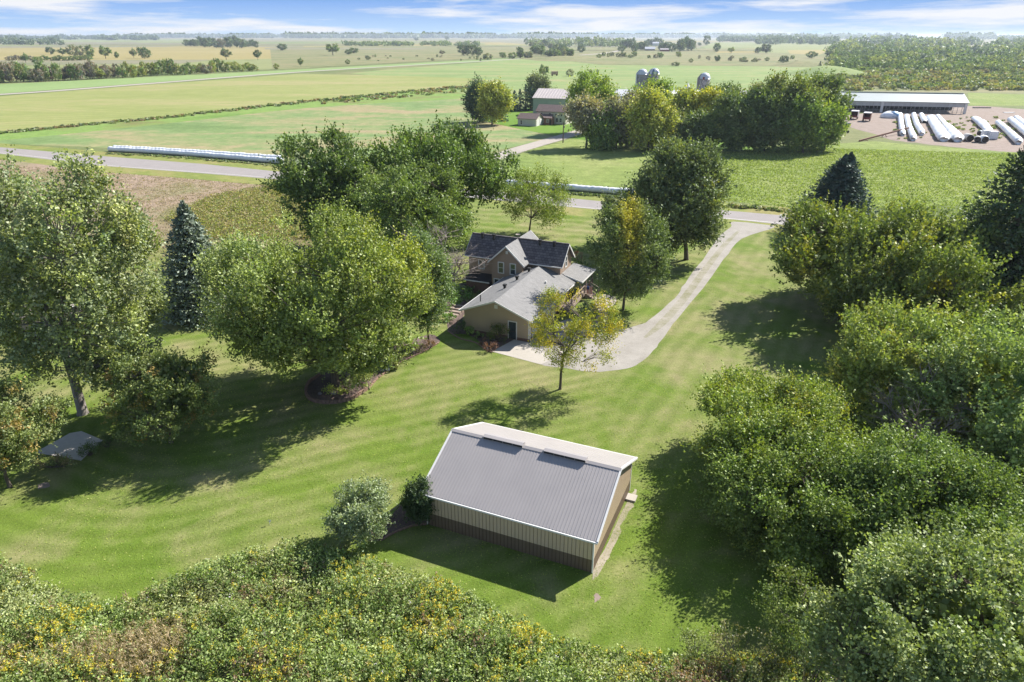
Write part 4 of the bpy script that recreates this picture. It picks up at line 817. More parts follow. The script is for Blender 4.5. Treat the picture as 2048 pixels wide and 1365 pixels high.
def at_house(u, v, z=0):
    return (HO[0]+u*math.cos(HA)-v*math.sin(HA), HO[1]+u*math.sin(HA)+v*math.cos(HA), z)
# flag hung on the stair railing
RED = simple('red_cloth', (0.5, 0.05, 0.05), (0.42, 0.04, 0.04), 4, .8); BLUE = simple('blue_cloth', (0.04, 0.07, 0.25), (0.03, 0.05, 0.2), 4, .8)
def flag():
    r = thing('flag', 'small red, white and blue striped flag hanging at the porch steps', 'flag', at_house(2.1, 16.2, 0), HA)
    m = MB(); n = 7
    for k in range(n):
        m.add([(k*.1-.35, -.10+.03*math.sin(k*1.3), .75), ((k+1)*.1-.35, -.10+.03*math.sin((k+1)*1.3), .75), ((k+1)*.1-.35, -.10+.03*math.sin((k+1)*1.3), 1.75), (k*.1-.35, -.10+.03*math.sin(k*1.3), 1.75)], [(0, 1, 2, 3)], k % 2)
        m.add([(k*.1-.35, -.085+.03*math.sin(k*1.3), .75), ((k+1)*.1-.35, -.085+.03*math.sin((k+1)*1.3), .75), ((k+1)*.1-.35, -.085+.03*math.sin((k+1)*1.3), 1.75), (k*.1-.35, -.085+.03*math.sin(k*1.3), 1.75)], [(3, 2, 1, 0)], k % 2)
    m.build('cloth', [RED, WHITE], r); m = MB(); m.box(-.36, -.02, -.135, -.06, 1.32, 1.76); m.build('canton', BLUE, r)
    m = MB(); m.tube([(-.4, -.09, .3), (-.4, -.09, 1.9)], .025, 6); m.build('pole', WOODRAIL, r)
flag()
def ac_unit():
    r = thing('air_conditioner', 'grey boxy outdoor cooling unit by the lean-to of the farmhouse', 'air conditioner', at_house(-14.9, 12.6), HA)
    m = MB(); m.box(-.4, .4, -.4, .4, .08, .85); m.build('case', STONE, r); m = MB(); m.lathe([(.34, 0), (.3, .04), (.05, .05)], 16, (0, 0, .85)); m.build('fan_grille', BLACK, r); m = MB(); m.box(-.5, .5, -.5, .5, 0, .08); m.build('base', CONC, r)
ac_unit()

# shed glimpsed behind the leaning poplar
def back_shed():
    a = G(40, 668); b = G(165, 705); ang = math.atan2(b[1]-a[1], b[0]-a[0])
    r = thing('garden_shed', 'low shed with pale brown roof half hidden behind the leaning poplar', 'shed', (a[0], a[1], 0), ang)
    Lx = 8.5; m = MB(); m.box(0, Lx, 0, 5.5, 0, 2.4)
    for x in (0.0, Lx-.1): m.add([(x, 0, 2.4), (x, 5.5, 2.4), (x, 2.75, 3.5), (x+.1, 0, 2.4), (x+.1, 5.5, 2.4), (x+.1, 2.75, 3.5)], [(0, 2, 1), (3, 4, 5), (0, 3, 5, 2), (2, 5, 4, 1)])
    m.build('wall', SIDE, r); m = MB(); m.slab([(-.3, -.35, 2.35), (Lx+.3, -.35, 2.35), (Lx+.3, 2.75, 3.62), (-.3, 2.75, 3.62)], .1); m.slab([(-.3, 2.75, 3.62), (Lx+.3, 2.75, 3.62), (Lx+.3, 5.85, 2.35), (-.3, 5.85, 2.35)], .1); m.build('roof', simple('tan_roof', (.22, .19, .17), (.16, .14, .13), 2, .9), r)
    m = MB(); m.bar((-.3, 2.75, 3.66), (Lx+.3, 2.75, 3.66), .3, .06); m.build('ridge_cap', WHITE, r)
    m = MB(); m.box(3.2, 6.4, -.04, .0, .05, 2.1); m.build('door', WHITE, r)
back_shed()

# ------------------------------------------------------------------ yard details
def slab_px(name, label, cat, px, h, mat):
    P = [G(*p) for p in px]; cx = sum(p[0] for p in P)/len(P); cy = sum(p[1] for p in P)/len(P); m = MB(); m.slab([(p[0]-cx, p[1]-cy, h) for p in P], h+.05)
    o = m.build(name, mat); o.location = (cx, cy, 0); tag(o, label, cat); return o
slab_px('concrete_slab', 'weathered concrete slab lying in the grass left of the round apple tree', 'slab', [(72, 906), (140, 868), (163, 864), (206, 882), (162, 922), (120, 915)], .07, simple('old_concrete', (.52, .48, .44), (.46, .425, .39), 3, .9))
def edging(name, label, px, r, h, k=5, closed=False):
    P = smooth_closed([G(*p) for p in px], k, closed=closed); cx, cy = P.mean(0); m = MB(); rg = random.Random(4); run = 0
    for i in range(len(P)-1):
        a, b = P[i], P[i+1]; d = np.linalg.norm(b-a); n = max(1, int(d/.32))
        for j in range(n):
            p = a+(b-a)*(j+.06)/n; q = a+(b-a)*(j+.94)/n; hh = h*rg.uniform(.9, 1.1)
            m.bar((p[0]-cx, p[1]-cy, hh/2), (q[0]-cx, q[1]-cy, hh/2), r*rg.uniform(.9, 1.1), hh)
    o = m.build(name, BRICK); o.location = (cx, cy, 0); tag(o, label, 'edging'); return o
edging('brick_edging', 'curved brick wall edging the mulch bed under the biggest maple', [(640, 752), (618, 768), (612, 788), (625, 803), (660, 808), (700, 801), (735, 780)], .22, .32)
edging('brick_edging', 'low brick edging along the planting bed between the biggest maple and the garage', [(738, 778), (757, 757), (800, 727), (850, 703), (878, 686)], .16, .12)
edging('brick_edging', 'low curved edging of the bed left of the steel shed', [(853, 1049), (825, 1053), (790, 1066), (762, 1082)], .15, .1)
edging('brick_edging', 'edging along the planting bed at the garage corner', [(895, 663), (920, 678), (950, 686), (967, 697), (984, 706)], .14, .1)
for i, (x, y, rr, lb) in enumerate([(668, 789, .33, 'rounded boulder beside the yellow hostas in the maple bed'), (697, 752, .36, 'brown boulder behind the trunk in the maple bed'), (712, 771, .34, 'pale boulder at the foot of the leafy plants in the maple bed'),
                              (640, 790, .22, 'small stone at the left end of the maple bed')]):
    X, Y = G(x, y); m = MB(); m.blob((0, 0, .12), (rr, rr*.8, rr*.65), i, 10); o = m.build('boulder', STONE, None, True); o.location = (X, Y, 0.03); tag(o, lb, 'boulder', 'boulders in the maple bed')
def water_feature():
    X, Y = G(770, 738); r = thing('fountain', 'grey blue stacked stone fountain beside the ornamental grass in the planting bed', 'fountain', (X, Y, 0.03))
    s = simple('blue_stone', (.22, .29, .32), (.12, .16, .18), 5, .6); m = MB(); m.blob((0, 0, .35), (.55, .45, .45), 3, 10); m.build('base', s, r); m = MB(); m.lathe([(.12, .6), (.14, .8), (.5, .95), (.55, 1.02), (.45, 1.0), (.05, .95)], 14); m.build('bowl', s, r); m = MB(); m.blob((-.2, -.5, .1), (.3, .22, .18), 5, 8); m.blob((.35, -.45, .1), (.28, .2, .16), 6, 8); m.build('rocks', WHITE, r)
water_feature()
def gazing_ball():
    X, Y = G(708, 746); r = thing('gazing_ball', 'teal glass ball on a short stand behind the leafy plants', 'garden ornament', (X, Y, 0.03))
    m = MB(); m.blob((0, 0, .75), (.2, .2, .2), 1, 14, jit=0); m.build('ball', simple('teal_glass', (.10, .32, .34), (.1, .3, .33), 2, .1, 0, .01, .8), r, True); m = MB(); m.lathe([(.16, 0), (.07, .1), (.06, .5), (.12, .56)], 10); m.build('stand', STONE, r)
gazing_ball()
LIME = (.24, .27, .06)
shrub('hosta', 'low yellow green hosta clump at the front of the maple bed', 668, 784, 34, .45, LIME, 41, 'plant', leaf=.13, n=420)
shrub('hosta', 'smaller yellow green hosta right of the first clump in the maple bed', 689, 787, 20, .35, LIME, 42, 'plant', leaf=.12, n=220)
shrub('perennial_plant', 'pale leafy plants spreading right of the trunk in the maple bed', 718, 770, 56, .75, (.16, .19, .07), 43, 'plant', leaf=.13, n=1100)
shrub('perennial_plant', 'second leafy plant behind, reaching towards the fountain', 742, 748, 40, .8, (.12, .15, .05), 44, 'plant', leaf=.12, n=800)
shrub('ornamental_grass', 'upright tuft of feathery grass beside the fountain', 789, 740, 15, 1.5, (.14, .15, .06), 45, 'grass clump', leaf=.2, n=420, up=2.2)
shrub('barberry_shrub', 'reddish brown shrub at the house end of the planting bed', 858, 698, 26, .9, (.11, .065, .04), 46, leaf=.1, n=600)
shrub('barberry_shrub', 'dusky shrub under the narrow tree near the garage', 838, 706, 30, 1.0, (.085, .07, .04), 47, leaf=.1, n=700)
shrub('dark_shrub', 'dark green shrub left of the dusky one in the planting bed', 812, 712, 30, 1.0, (.05, .07, .03), 48, leaf=.11, n=700)
shrub('boxwood_shrub', 'dark shrub at the left corner of the garage gable', 916, 668, 30, 1.5, (.035, .06, .022), 49, leaf=.11, n=900)
shrub('hydrangea', 'light green plant with pale flowers against the garage wall', 938, 669, 20, .8, (.12, .19, .05), 50, 'plant', leaf=.13, n=420, tints=[((3, 2.2, 3), .12)])
shrub('perennial_plant', 'low green plants between the hydrangea and the big garage shrub', 958, 676, 18, .5, (.10, .15, .05), 51, 'plant', leaf=.11, n=300)
shrub('burning_bush', 'broad dark green shrub beside the garage door', 996, 683, 44, 1.75, (.052, .075, .022), 52, leaf=.12, n=1500, tints=[((1.8, 1.1, .8), .15)])
shrub('barberry_shrub', 'dark red shrub in front of the broad shrub by the garage', 979, 703, 27, .8, (.10, .05, .042), 53, leaf=.09, n=700)
shrub('barberry_shrub', 'smaller reddish shrub just left of the dark red one', 968, 690, 18, .7, (.10, .06, .04), 54, leaf=.09, n=420)
shrub('lilac_shrub', 'bushy green shrub between the brick path and the porch steps', 1176, 640, 44, 2.2, (.08, .12, .045), 55, leaf=.14, n=1500)
shrub('viburnum_shrub', 'dark shrub beyond the porch on the right side of the farmhouse', 1172, 548, 62, 2.0, (.065, .10, .03), 56, leaf=.18, n=1400)
shrub('barberry_shrub', 'small red brown shrub behind the right gable of the farmhouse', 1156, 521, 16, 1.2, (.12, .06, .045), 57, leaf=.12, n=400)
shrub('spirea_shrub', 'small green bush at the right end of the concrete slab', 180, 912, 34, 1.0, (.07, .10, .04), 58, leaf=.11, n=800)
shrub('spirea_shrub', 'small dark bush between the slab and the round apple tree', 216, 895, 26, .8, (.055, .08, .032), 59, leaf=.11, n=600)
shrub('weed_clump', 'reddish weeds growing over the front edge of the concrete slab', 112, 935, 76, .6, (.15, .12, .07), 60, 'plant', leaf=.11, n=1100, depth=.5, tints=[((.7, 1.1, .7), .5)])
rgp = random.Random(5)
for i, (x, y, ww) in enumerate([(905, 600, 30), (925, 590, 36), (948, 585, 34), (970, 583, 26), (890, 622, 34), (912, 612, 30), (938, 603, 26), (900, 642, 24), (955, 568, 26), (885, 590, 28)]):
    shrub('hosta', 'green hosta clump in the shady bed between the bare tree and the garage', x, y, ww, .7, (.10, .165, .05), 70+i, 'plant', 'hostas left of the garage', leaf=.2, n=380)
shrub('dark_shrub', 'dark shrub at the foot of the bare tree', 925, 562, 40, 1.4, (.04, .06, .03), 61, leaf=.14, n=800)
def garden_frame():
    a = G(772, 1032); b = G(806, 1028); c = G(815, 1008); r = thing('trellis', 'thin wooden post and rail frame in the mulch bed left of the steel shed', 'frame', (b[0], b[1], 0))
    m = MB(); m.tube([(0, 0, 0), (-.03, 0, .85)], .035, 6); m.build('post', WOODRAIL, r)
    m = MB(); m.bar((-.03, 0, .85), (a[0]-b[0], a[1]-b[1], .25), .06); m.build('rail', WOODRAIL, r); m = MB(); m.bar((-.03, 0, .85), (c[0]-b[0], c[1]-b[1]+.2, .25), .06); m.build('rail', WOODRAIL, r)
garden_frame()
def lawn_marker():
    X, Y = G(540, 1050); r = thing('pinwheel', 'tiny white garden pinwheel standing alone on the lower lawn', 'garden ornament', (X, Y, 0)); m = MB(); m.tube([(0, 0, 0), (0, 0, .35)], .015, 5); m.build('stake', WHITE, r)
    m = MB()
    for k in range(5):
        a = k*2*PI/5; m.add([(0, -.02, .38), (.16*math.cos(a), -.05, .38+.16*math.sin(a)), (.13*math.cos(a+.7), 0, .38+.13*math.sin(a+.7))], [(0, 1, 2), (2, 1, 0)] if False else [(0, 1, 2)])
    m.build('vanes', WHITE, r)
lawn_marker()
def terrace():
    X, Y = G(900, 632); r = thing('garden_steps', 'weathered wooden garden steps left of the garage', 'steps', (X, Y, 0), HA)
    for k in range(4): m = MB(); m.box(-1.0, 1.0, k*.7, k*.7+.5, 0.02, .2+.12*k); m.build('step', WOODRAIL, r)
terrace()

# ------------------------------------------------------------------ farmstead across the road
ROOFP = simple('pale_pink_steel_roof', (.50, .44, .42), (.44, .39, .37), .5, .5); WALLG = simple('pale_green_steel', (.33, .38, .32), (.29, .34, .285), .5, .5)
ROOFB = shingle('brown_shingle', (.19, .145, .135), (.15, .115, .11), (.11, .085, .08)); CREAM = siding('cream_siding', (.52, .49, .42), .2, .85); BRICKW = simple('red_brick_wall', (.30, .17, .13), (.24, .14, .11), 3, .9)
WALLW = simple('white_wall', (.62, .61, .60), (.52, .51, .50), .6, .6); ROOFW = simple('white_metal_roof', (.66, .66, .68), (.56, .56, .58), .4, .4); ROOFGR = simple('pale_grey_green_roof', (.33, .37, .365), (.30, .34, .335), .12, .45)
SILOC = simple('concrete_staves', (.33, .32, .33), (.22, .215, .22), 2.5, .85, streak=(1, 1, .3)); DOME = simple('galvanised_dome', (.55, .58, .62), (.42, .45, .5), 1.5, .35, spec=.6); DOMEBL = simple('blue_dome_panel', (.10, .16, .24), (.08, .13, .2), 2, .4)
CURT = simple('grey_curtain', (.47, .47, .48), (.38, .38, .39), .6, .7); RUST = simple('rusty_steel', (.22, .11, .07), (.14, .075, .05), 2, .8); REDP = simple('red_paint', (.23, .045, .035), (.15, .03, .025), 1.5, .6); GREENP = simple('dark_green_paint', (.03, .09, .06), (.02, .06, .04), 2, .5)

def gable(mb, L_, D, h, rh, x0=0.0, y0=0.0):
    """walls of a gabled box with ridge along x"""
    mb.add([(x0, y0, 0), (x0+L_, y0, 0), (x0+L_, y0+D, 0), (x0, y0+D, 0), (x0, y0, h), (x0+L_, y0, h), (x0+L_, y0+D, h), (x0, y0+D, h), (x0, y0+D/2, rh), (x0+L_, y0+D/2, rh)],
           [(0, 1, 5, 4), (2, 3, 7, 6), (1, 2, 6, 9, 5), (3, 0, 4, 8, 7)])
def groof(mb, L_, D, h, rh, o=.4, t=.15, x0=0.0, y0=0.0, lift=.1):
    s = (rh-h)/(D/2); e = h-s*o+lift+t*.6; z = rh+lift+t*.6
    mb.slab([(x0-o, y0-o, e), (x0+L_+o, y0-o, e), (x0+L_+o, y0+D/2-.002, z), (x0-o, y0+D/2-.002, z)], t); mb.slab([(x0-o, y0+D/2+.002, z), (x0+L_+o, y0+D/2+.002, z), (x0+L_+o, y0+D+o, e), (x0-o, y0+D+o, e)], t)
def place(name, label, cat, x, y, x2=None, y2=None, rz=None, group=None):
    X, Y = G(x, y)
    if x2 is not None: X2, Y2 = G(x2, y2); rz = math.atan2(Y2-Y, X2-X); return thing(name, label, cat, (X, Y, 0), rz, group), math.hypot(X2-X, Y2-Y)
    return thing(name, label, cat, (X, Y, 0), rz or 0, group)

def far_farmhouse():
    r, Lx = place('farmhouse', 'two storey cream farmhouse with brown roof and attached brick bay across the road', 'house', 1073, 247, 1131, 250)
    H1 = hgt(1073, 247, 225)+.6; R1 = H1+2.0
    m = MB(); gable(m, Lx, 7.5, H1, R1); m.build('wall', CREAM, r); m = MB(); groof(m, Lx, 7.5, H1, R1, .5); m.build('roof', ROOFB, r)
    k = Lx/13.0
    for u in (2.2, 6.0): window(r, u*k, 0, H1-1.9, .8, 1.2)
    for u in (8.7, 9.9, 11.1): window(r, u*k, 0, H1-1.7, .75, .8, bars=0)
    for u in (9.2, 10.8): window(r, u*k, 0, .9, .9, 1.4)
    m = MB(); m.box(3.0*k, 8.0*k, -3.2, -.05, 0, 2.6); b = m.build('brick_bay', BRICKW, r)
    m = MB(); m.slab([(2.6*k, -3.7, 2.62), (8.4*k, -3.7, 2.62), (7.4*k, -.02, 3.7), (3.0*k, -.02, 3.7)], .15); m.build('bay_roof', ROOFB, b)
    for u in (4.0, 6.3): window(b, u*k, -3.2, .9, .9, 1.1)
    m = MB(); m.box(7.1*k, 7.9*k, -3.26, -3.21, .05, 2.1); m.build('door', BLACK, b)
    # garage with its gable turned to the right
    g, Lg = place('garage', 'small cream garage with brown roof and two white doors left of the far farmhouse', 'garage', 1035.5, 251.5, 1072, 253.5)
    m = MB(); gable(m, Lg, 6.6, 2.7, 4.3); m.build('wall', CREAM, g); m = MB(); groof(m, Lg, 6.6, 2.7, 4.3, .4); m.build('roof', ROOFB, g)
    window(g, 1.5, 0, .6, .7, 1.4)
    for v in (.5, 3.5): m = MB(); m.box(Lg+.005, Lg+.06, v, v+2.6, .05, 2.3); m.build('garage_door', WHITE, g)
    s, Ls = place('machine_shed', 'tall pale green machine shed with pinkish metal roof behind the far farmhouse', 'shed', 1066, 231, 1145, 234)
    m = MB(); gable(m, Ls, 17, 7.2, 10.4); m.build('wall', WALLG, s); m = MB(); groof(m, Ls, 17, 7.2, 10.4, .4); ribs(m, (0, -.4, 7.3), (1, 0, 0), Vector((0, 8.9, 3.3)).normalized(), 14, Ls, 9.2, .25, .1, Vector((0, -3.3, 8.9)).normalized()); m.build('roof', ROOFP, s)
far_farmhouse()
def white_barns():
    r, Lx = place('dairy_barn', 'long low white roofed barn glimpsed between the trees of the farm grove', 'barn', 1228, 207, 1500, 211)
    m = MB(); gable(m, Lx, 12, 3.6, 6.2); m.build('wall', WALLW, r); m = MB(); groof(m, Lx, 12, 3.6, 6.2, .5); m.build('roof', ROOFW, r)
    r, Lx = place('gambrel_barn', 'white gambrel barn with a small cupola in the middle of the farm grove', 'barn', 1318, 246, 1352, 250)
    D = 22; h = 6.5; pr = [(0, 0), (Lx, 0), (Lx, h), (Lx*.84, h+3.2), (Lx/2, h+4.9), (Lx*.16, h+3.2), (0, h)]; n = len(pr)
    m = MB(); m.add([(x, 0, z) for x, z in pr]+[(x, D, z) for x, z in pr], [tuple(range(n)), tuple(range(2*n-1, n-1, -1)), (0, n, n+1, 1), (1, n+1, n+2, 2), (6, n+6, n, 0)]); m.build('wall', WALLW, r)
    m = MB(); rp_ = [(-.4, h-.2), (Lx*.15, h+3.4), (Lx/2, h+5.1), (Lx*.85, h+3.4), (Lx+.4, h-.2)]
    for a, b in zip(rp_[:-1], rp_[1:]): m.slab([(a[0], -.4, a[1]+.1), (b[0], -.4, b[1]+.1), (b[0], D+.4, b[1]+.1), (a[0], D+.4, a[1]+.1)], .15)
    rf = m.build('roof', ROOFW, r); m = MB(); m.box(Lx/2-.6, Lx/2+.6, D*.45, D*.45+1.2, h+4.8, h+6.6); m.add([(Lx/2-.8, D*.45-.2, h+6.6), (Lx/2+.8, D*.45-.2, h+6.6), (Lx/2+.8, D*.45+1.4, h+6.6), (Lx/2-.8, D*.45+1.4, h+6.6), (Lx/2, D*.45+.6, h+8.4)], [(0, 1, 4), (1, 2, 4), (2, 3, 4), (3, 0, 4)]); m.build('cupola', WHITE, rf)
    m = MB(); m.box(Lx*.3, Lx*.7, -.06, -.01, 0, 3.4); m.build('door', ROOFGR, r)
    r, Lx = place('white_shed', 'small white outbuilding half hidden right of the gambrel barn', 'shed', 1375, 262, 1422, 265)
    m = MB(); gable(m, Lx, 7, 3, 4.8); m.build('wall', WALLW, r); m = MB(); groof(m, Lx, 7, 3, 4.8); m.build('roof', ROOFW, r)
white_barns()
def silo(x, top, wpx, label, kind, yb=206):
    X, Y = G(x, yb); R = wpx/2/ppm(X, Y, 12); H = hgt(x, yb, top); r = thing('silo', label, 'silo', (X, Y, 0), 0, 'silos in the farm grove')
    hb = H-R*1.05; prof = [(R, 0)]; z = .9
    while z < hb: prof += [(R, z-.04), (R+.06, z-.03), (R+.06, z+.03), (R, z+.04)]; z += .9
    prof.append((R, hb)); m = MB(); m.lathe(prof, 28); m.build('barrel', SILOC, r, True)
    m = MB(); n = 28; dm = [(R+.1, hb)]+[(R*1.02*math.cos(a), hb+R*1.05*math.sin(a)) for a in [i*PI/2/8 for i in range(9)]]; b0 = len(m.f); m.lathe([(max(q, .02), zz) for q, zz in dm], n)
    if kind == 1:
        for i in range(len(m.f)): m.m[i] = 1 if (i % n) // 2 % 2 else 0
    d = m.build('dome', [DOME, DOMEBL], r, True)
    m = MB(); m.tube([(-R-.45, -.3, 0), (-R-.45, -.3, hb+.4), (-R*.6, -.2, hb+R*.8)], .42, 8); m.build('chute', DOME if kind != 2 else SILOC, r)
    if kind == 2:
        rg = random.Random(3); m = MB()
        for row in range(6):
            for k in range(26):
                if rg.random() < .55: a = 2*PI*(k+.5*(row % 2))/26; z = hb-.7-row*.75; q = R+.08; t = (-math.sin(a)*.2, math.cos(a)*.2); c = (q*math.cos(a), q*math.sin(a)); m.add([(c[0]-t[0], c[1]-t[1], z-.28), (c[0]+t[0], c[1]+t[1], z-.28), (c[0]+t[0], c[1]+t[1], z+.28), (c[0]-t[0], c[1]-t[1], z+.28)], [(0, 1, 2, 3)])
        m.build('pale_staves', WALLW, r); m = MB(); m.box(-R*.55, -R*.2, -R*.98, -R*.86, hb-.2, hb+.9); m.build('hatch', REDP, r)
silo(1281, 138, 20, 'plain grey domed concrete silo, left of a close pair', 0); silo(1304, 136.5, 21, 'silo with blue and white striped dome, right of a close pair', 1); silo(1403, 145.5, 22, 'lone silo with speckled staves under its dome and a red hatch', 2, 214)

def freestall():
    r, Lx = place('freestall_barn', 'very long open fronted cattle barn with pale grey green roof beyond the white tubes', 'barn', 1600, 221.5, 1930, 228.5)
    D, h = 17, 4.8; hw = hgt(1930, 228.5, 206); rise = hgt(1930, 231, 184)-hw
    zE = hw; zR = hw+3.2
    m = MB(); m.slab([(-.5, -.8, zE), (Lx+.5, -.8, zE), (Lx+.5, D/2, zR), (-.5, D/2, zR)], .15); m.slab([(-.5, D/2+.01, zR), (Lx+.5, D/2+.01, zR), (Lx+.5, D+.8, zE), (-.5, D+.8, zE)], .15); m.build('roof', ROOFGR, r)
    m = MB(); m.box(-.4, Lx+.4, D/2-.4, D/2+.4, zR+.08, zR+.28); m.build('ridge_cap', SILOC, r)
    m = MB(); m.box(0, Lx, -.05, .02, zE-2.0, zE-.2); c = m.build('curtain', CURT, r)
    m = MB()
    for k in range(1, 9): m.box(Lx*k/9-.06, Lx*k/9+.06, -.12, -.055, zE-2.0, zE-.2)
    m.build('curtain_strap', SILOC, c)
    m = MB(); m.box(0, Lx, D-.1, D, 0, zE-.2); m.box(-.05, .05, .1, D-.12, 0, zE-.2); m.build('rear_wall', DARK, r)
    m = MB()
    for k in range(1, 40):
        u = Lx*k/40; m.box(u-.07, u+.07, -.03, .08, 0, zE-2.02)
    for k in range(0, 40, 3): u = Lx*k/40; m.bar((u+.1, -.02, .2), (u+Lx/40-.1, -.02, zE-2.2), .07); m.bar((u+.1, -.08, zE-2.2), (u+Lx/40-.1, -.08, .2), .07)
    m.bar((0, .02, 1.2), (Lx, .02, 1.2), .09); m.bar((0, -.06, .6), (Lx, -.06, .6), .09); m.build('stall_frames', SILOC, r)
    for u in (Lx*.50, Lx-.5):
        m = MB(); m.box(u-.55, u+.55, -.5, -.14, 0, zE-.22); m.build('end_pillar', WALLW, r)
freestall()

def bag(name, label, pts, seed=1, lump=.10, group=None, ends=None, seg=None, flat=.9, per=1.5, mat=None, cat='silage bag'):
    """long plastic tube lying on the ground through photo points (x, y_base, width_px)"""
    P = [G(p[0], p[1]) for p in pts]; R = [p[2]/2/ppm(*G(p[0], p[1])) for p in pts]; rg = random.Random(seed); o = P[0]
    ds = [0]
    for a, b in zip(P[:-1], P[1:]): ds.append(ds[-1]+math.dist(a, b))
    n = max(6, int(ds[-1]/per)); sub = 4; tot = n*sub; n_a = 14; m = MB(); rings = []
    for i in range(tot+1):
        s = ds[-1]*i/tot; x = np.interp(s, ds, [p[0] for p in P]); y = np.interp(s, ds, [p[1] for p in P]); rr = np.interp(s, ds, R)
        ph = (i % sub)/sub; bulge = 1-lump*abs(math.cos(PI*ph))**2*1.0; q = rr*bulge*(1+.03*math.sin(i*.37+seed))
        if i in (0, tot): q *= .72
        rings.append((x-o[0]+rg.gauss(0, .04), y-o[1]+rg.gauss(0, .04), q))
    for i, (x, y, q) in enumerate(rings):
        a, b = rings[max(i-1, 0)], rings[min(i+1, tot)]; d = Vector((b[0]-a[0], b[1]-a[1], 0)).normalized(); sx_ = Vector((-d.y, d.x, 0))
        for k in range(n_a):
            t = 2*PI*k/n_a; z = q*flat*(1+math.sin(t))*.98; p = Vector((x, y, 0))+sx_*q*math.cos(t); jz = rg.gauss(0, .03)*q
            m.v.append((p.x, p.y, max(z+jz, 0)))
    for i in range(tot):
        for k in range(n_a): m.f.append((i*n_a+k, i*n_a+(k+1) % n_a, (i+1)*n_a+(k+1) % n_a, (i+1)*n_a+k)); m.m.append(0)
    m.f.append(tuple(range(n_a))); m.f.append(tuple(tot*n_a+k for k in range(n_a-1, -1, -1))); m.m += [1 if ends == 'first' else 0, 1 if ends == 'last' else 0]
    ob = m.build(name, [mat or PLASTIC, DARK], None, True); ob.location = (o[0], o[1], 0); tag(ob, label, cat, group); return ob
g1 = 'bale tubes along the road'
bag('bale_tube', 'long white wrapped bale tube beside the road, the nearer of the pair at left', [(219, 303, 11), (300, 307, 11), (400, 314, 11.5), (566, 328, 12.5)], 1, .06, g1, per=1.4, cat='bale tube')
bag('bale_tube', 'long white wrapped bale tube beside the road, the farther of the pair at left', [(228, 299.5, 10), (300, 303, 10), (400, 309.5, 11), (566, 322, 12)], 2, .06, g1, per=1.4, cat='bale tube')
bag('bale_tube', 'short white wrapped tube half hidden in the trees behind the left maple', [(600, 330, 13), (700, 340, 13)], 3, .06, g1, per=1.4, cat='bale tube')
bag('bale_tube', 'white wrapped bale tube beside the road behind the airy tree, right of the maples', [(1012, 371, 14), (1100, 378, 14), (1200, 386, 14.5), (1298, 393, 15)], 4, .06, g1, per=1.4, cat='bale tube')
g2 = 'white silage bags in the farm yard'
bag('silage_bag', 'leftmost slim white silage bag in front of the long barn, straight', [(1799, 233, 9), (1801, 252, 10), (1804.5, 273, 11)], 5, .06, g2)
bag('silage_bag', 'slim white silage bag second from left, its near end reaching the dirt track', [(1812, 236, 9), (1817, 258, 10), (1826, 283, 13)], 6, .08, g2)
bag('silage_bag', 'slim white silage bag third from left, curving slightly right', [(1826, 233, 9), (1832, 252, 10), (1843, 272, 12)], 7, .08, g2)
bag('silage_bag', 'shortest white silage bag with an open dark end', [(1841, 233, 8.5), (1848, 247, 10)], 8, .05, g2, ends='last')
bag('silage_bag', 'widest white silage bag with bulging near end, left of the waisted one', [(1860, 240, 18), (1873, 262, 22), (1886.5, 284, 25)], 9, .09, g2, per=3, flat=.6)
bag('silage_bag', 'white silage bag that is thin at the back and swells wide at the front', [(1874, 234, 9), (1888, 250, 10), (1897, 262, 17), (1914, 285, 24)], 10, .09, g2, per=3, flat=.65)
bag('silage_bag', 'collapsed white silage bag with weeds on its left side', [(1948, 240, 14), (1962, 252, 20), (1972, 262, 18), (1982, 272, 12)], 11, .15, g2, per=3, flat=.55)
bag('silage_bag', 'long white silage bag nearest the right edge evergreen', [(1994, 250, 11), (2008, 262, 12), (2036, 290, 15)], 12, .07, g2)
bag('silage_bag', 'long white silage bag cut by the right edge, left of the last one', [(2019, 245, 12), (2040, 263, 13), (2070, 288, 14)], 13, .06, g2)
bag('silage_bag', 'last white silage bag at the right edge of the yard', [(2030, 242, 12), (2050, 257, 13), (2090, 285, 14)], 14, .06, g2)
def rbale(x, y, wpx, L_, rz, label):
    X, Y = G(x, y); R = wpx/2/ppm(X, Y); m = MB(); n = 16; o = thing('wrapped_bale', label, 'bale', (X, Y, 0), rz, 'dark ended bales in the farm yard')
    for i, (yy, q) in enumerate([(0, .9), (.1, 1), (L_*.5, 1.02), (L_-.1, 1), (L_, .9)]):
        for k in range(n): a = 2*PI*k/n; m.v.append((R*q*math.cos(a), yy, R+R*q*math.sin(a)))
    for i in range(4):
        for k in range(n): m.f.append((i*n+k, i*n+(k+1) % n, (i+1)*n+(k+1) % n, (i+1)*n+k)); m.m.append(0)
    m.f.append(tuple(4*n+k for k in range(n))); m.m.append(0); m.build('wrap', PLASTIC if 'white' in label else simple('grey_film'+str(x), (.42, .40, .38), (.3, .28, .27), 2, .7), o, True)
    m = MB(); m.add([(R*.88*math.cos(2*PI*k/n), -.01, R+R*.88*math.sin(2*PI*k/n)) for k in range(n)], [tuple(range(n))]); m.build('open_end', simple('dark_feed'+str(x), (.06, .045, .04), (.03, .025, .02), 3, .9), o)
rbale(1939, 284, 14, 4.2, -.25, 'grey wrapped bale with dark open end, left in the front row of three'); rbale(1954, 286, 12, 3.0, -.5, 'grey wrapped bale with dark end, middle of the front row of three')
rbale(1969, 287, 14, 3.2, -.3, 'white wrapped bale with dark open end, right of the front row of three'); rbale(1957, 272, 10, 3.0, -1.0, 'small white wrapped bale with dark end behind the front row')
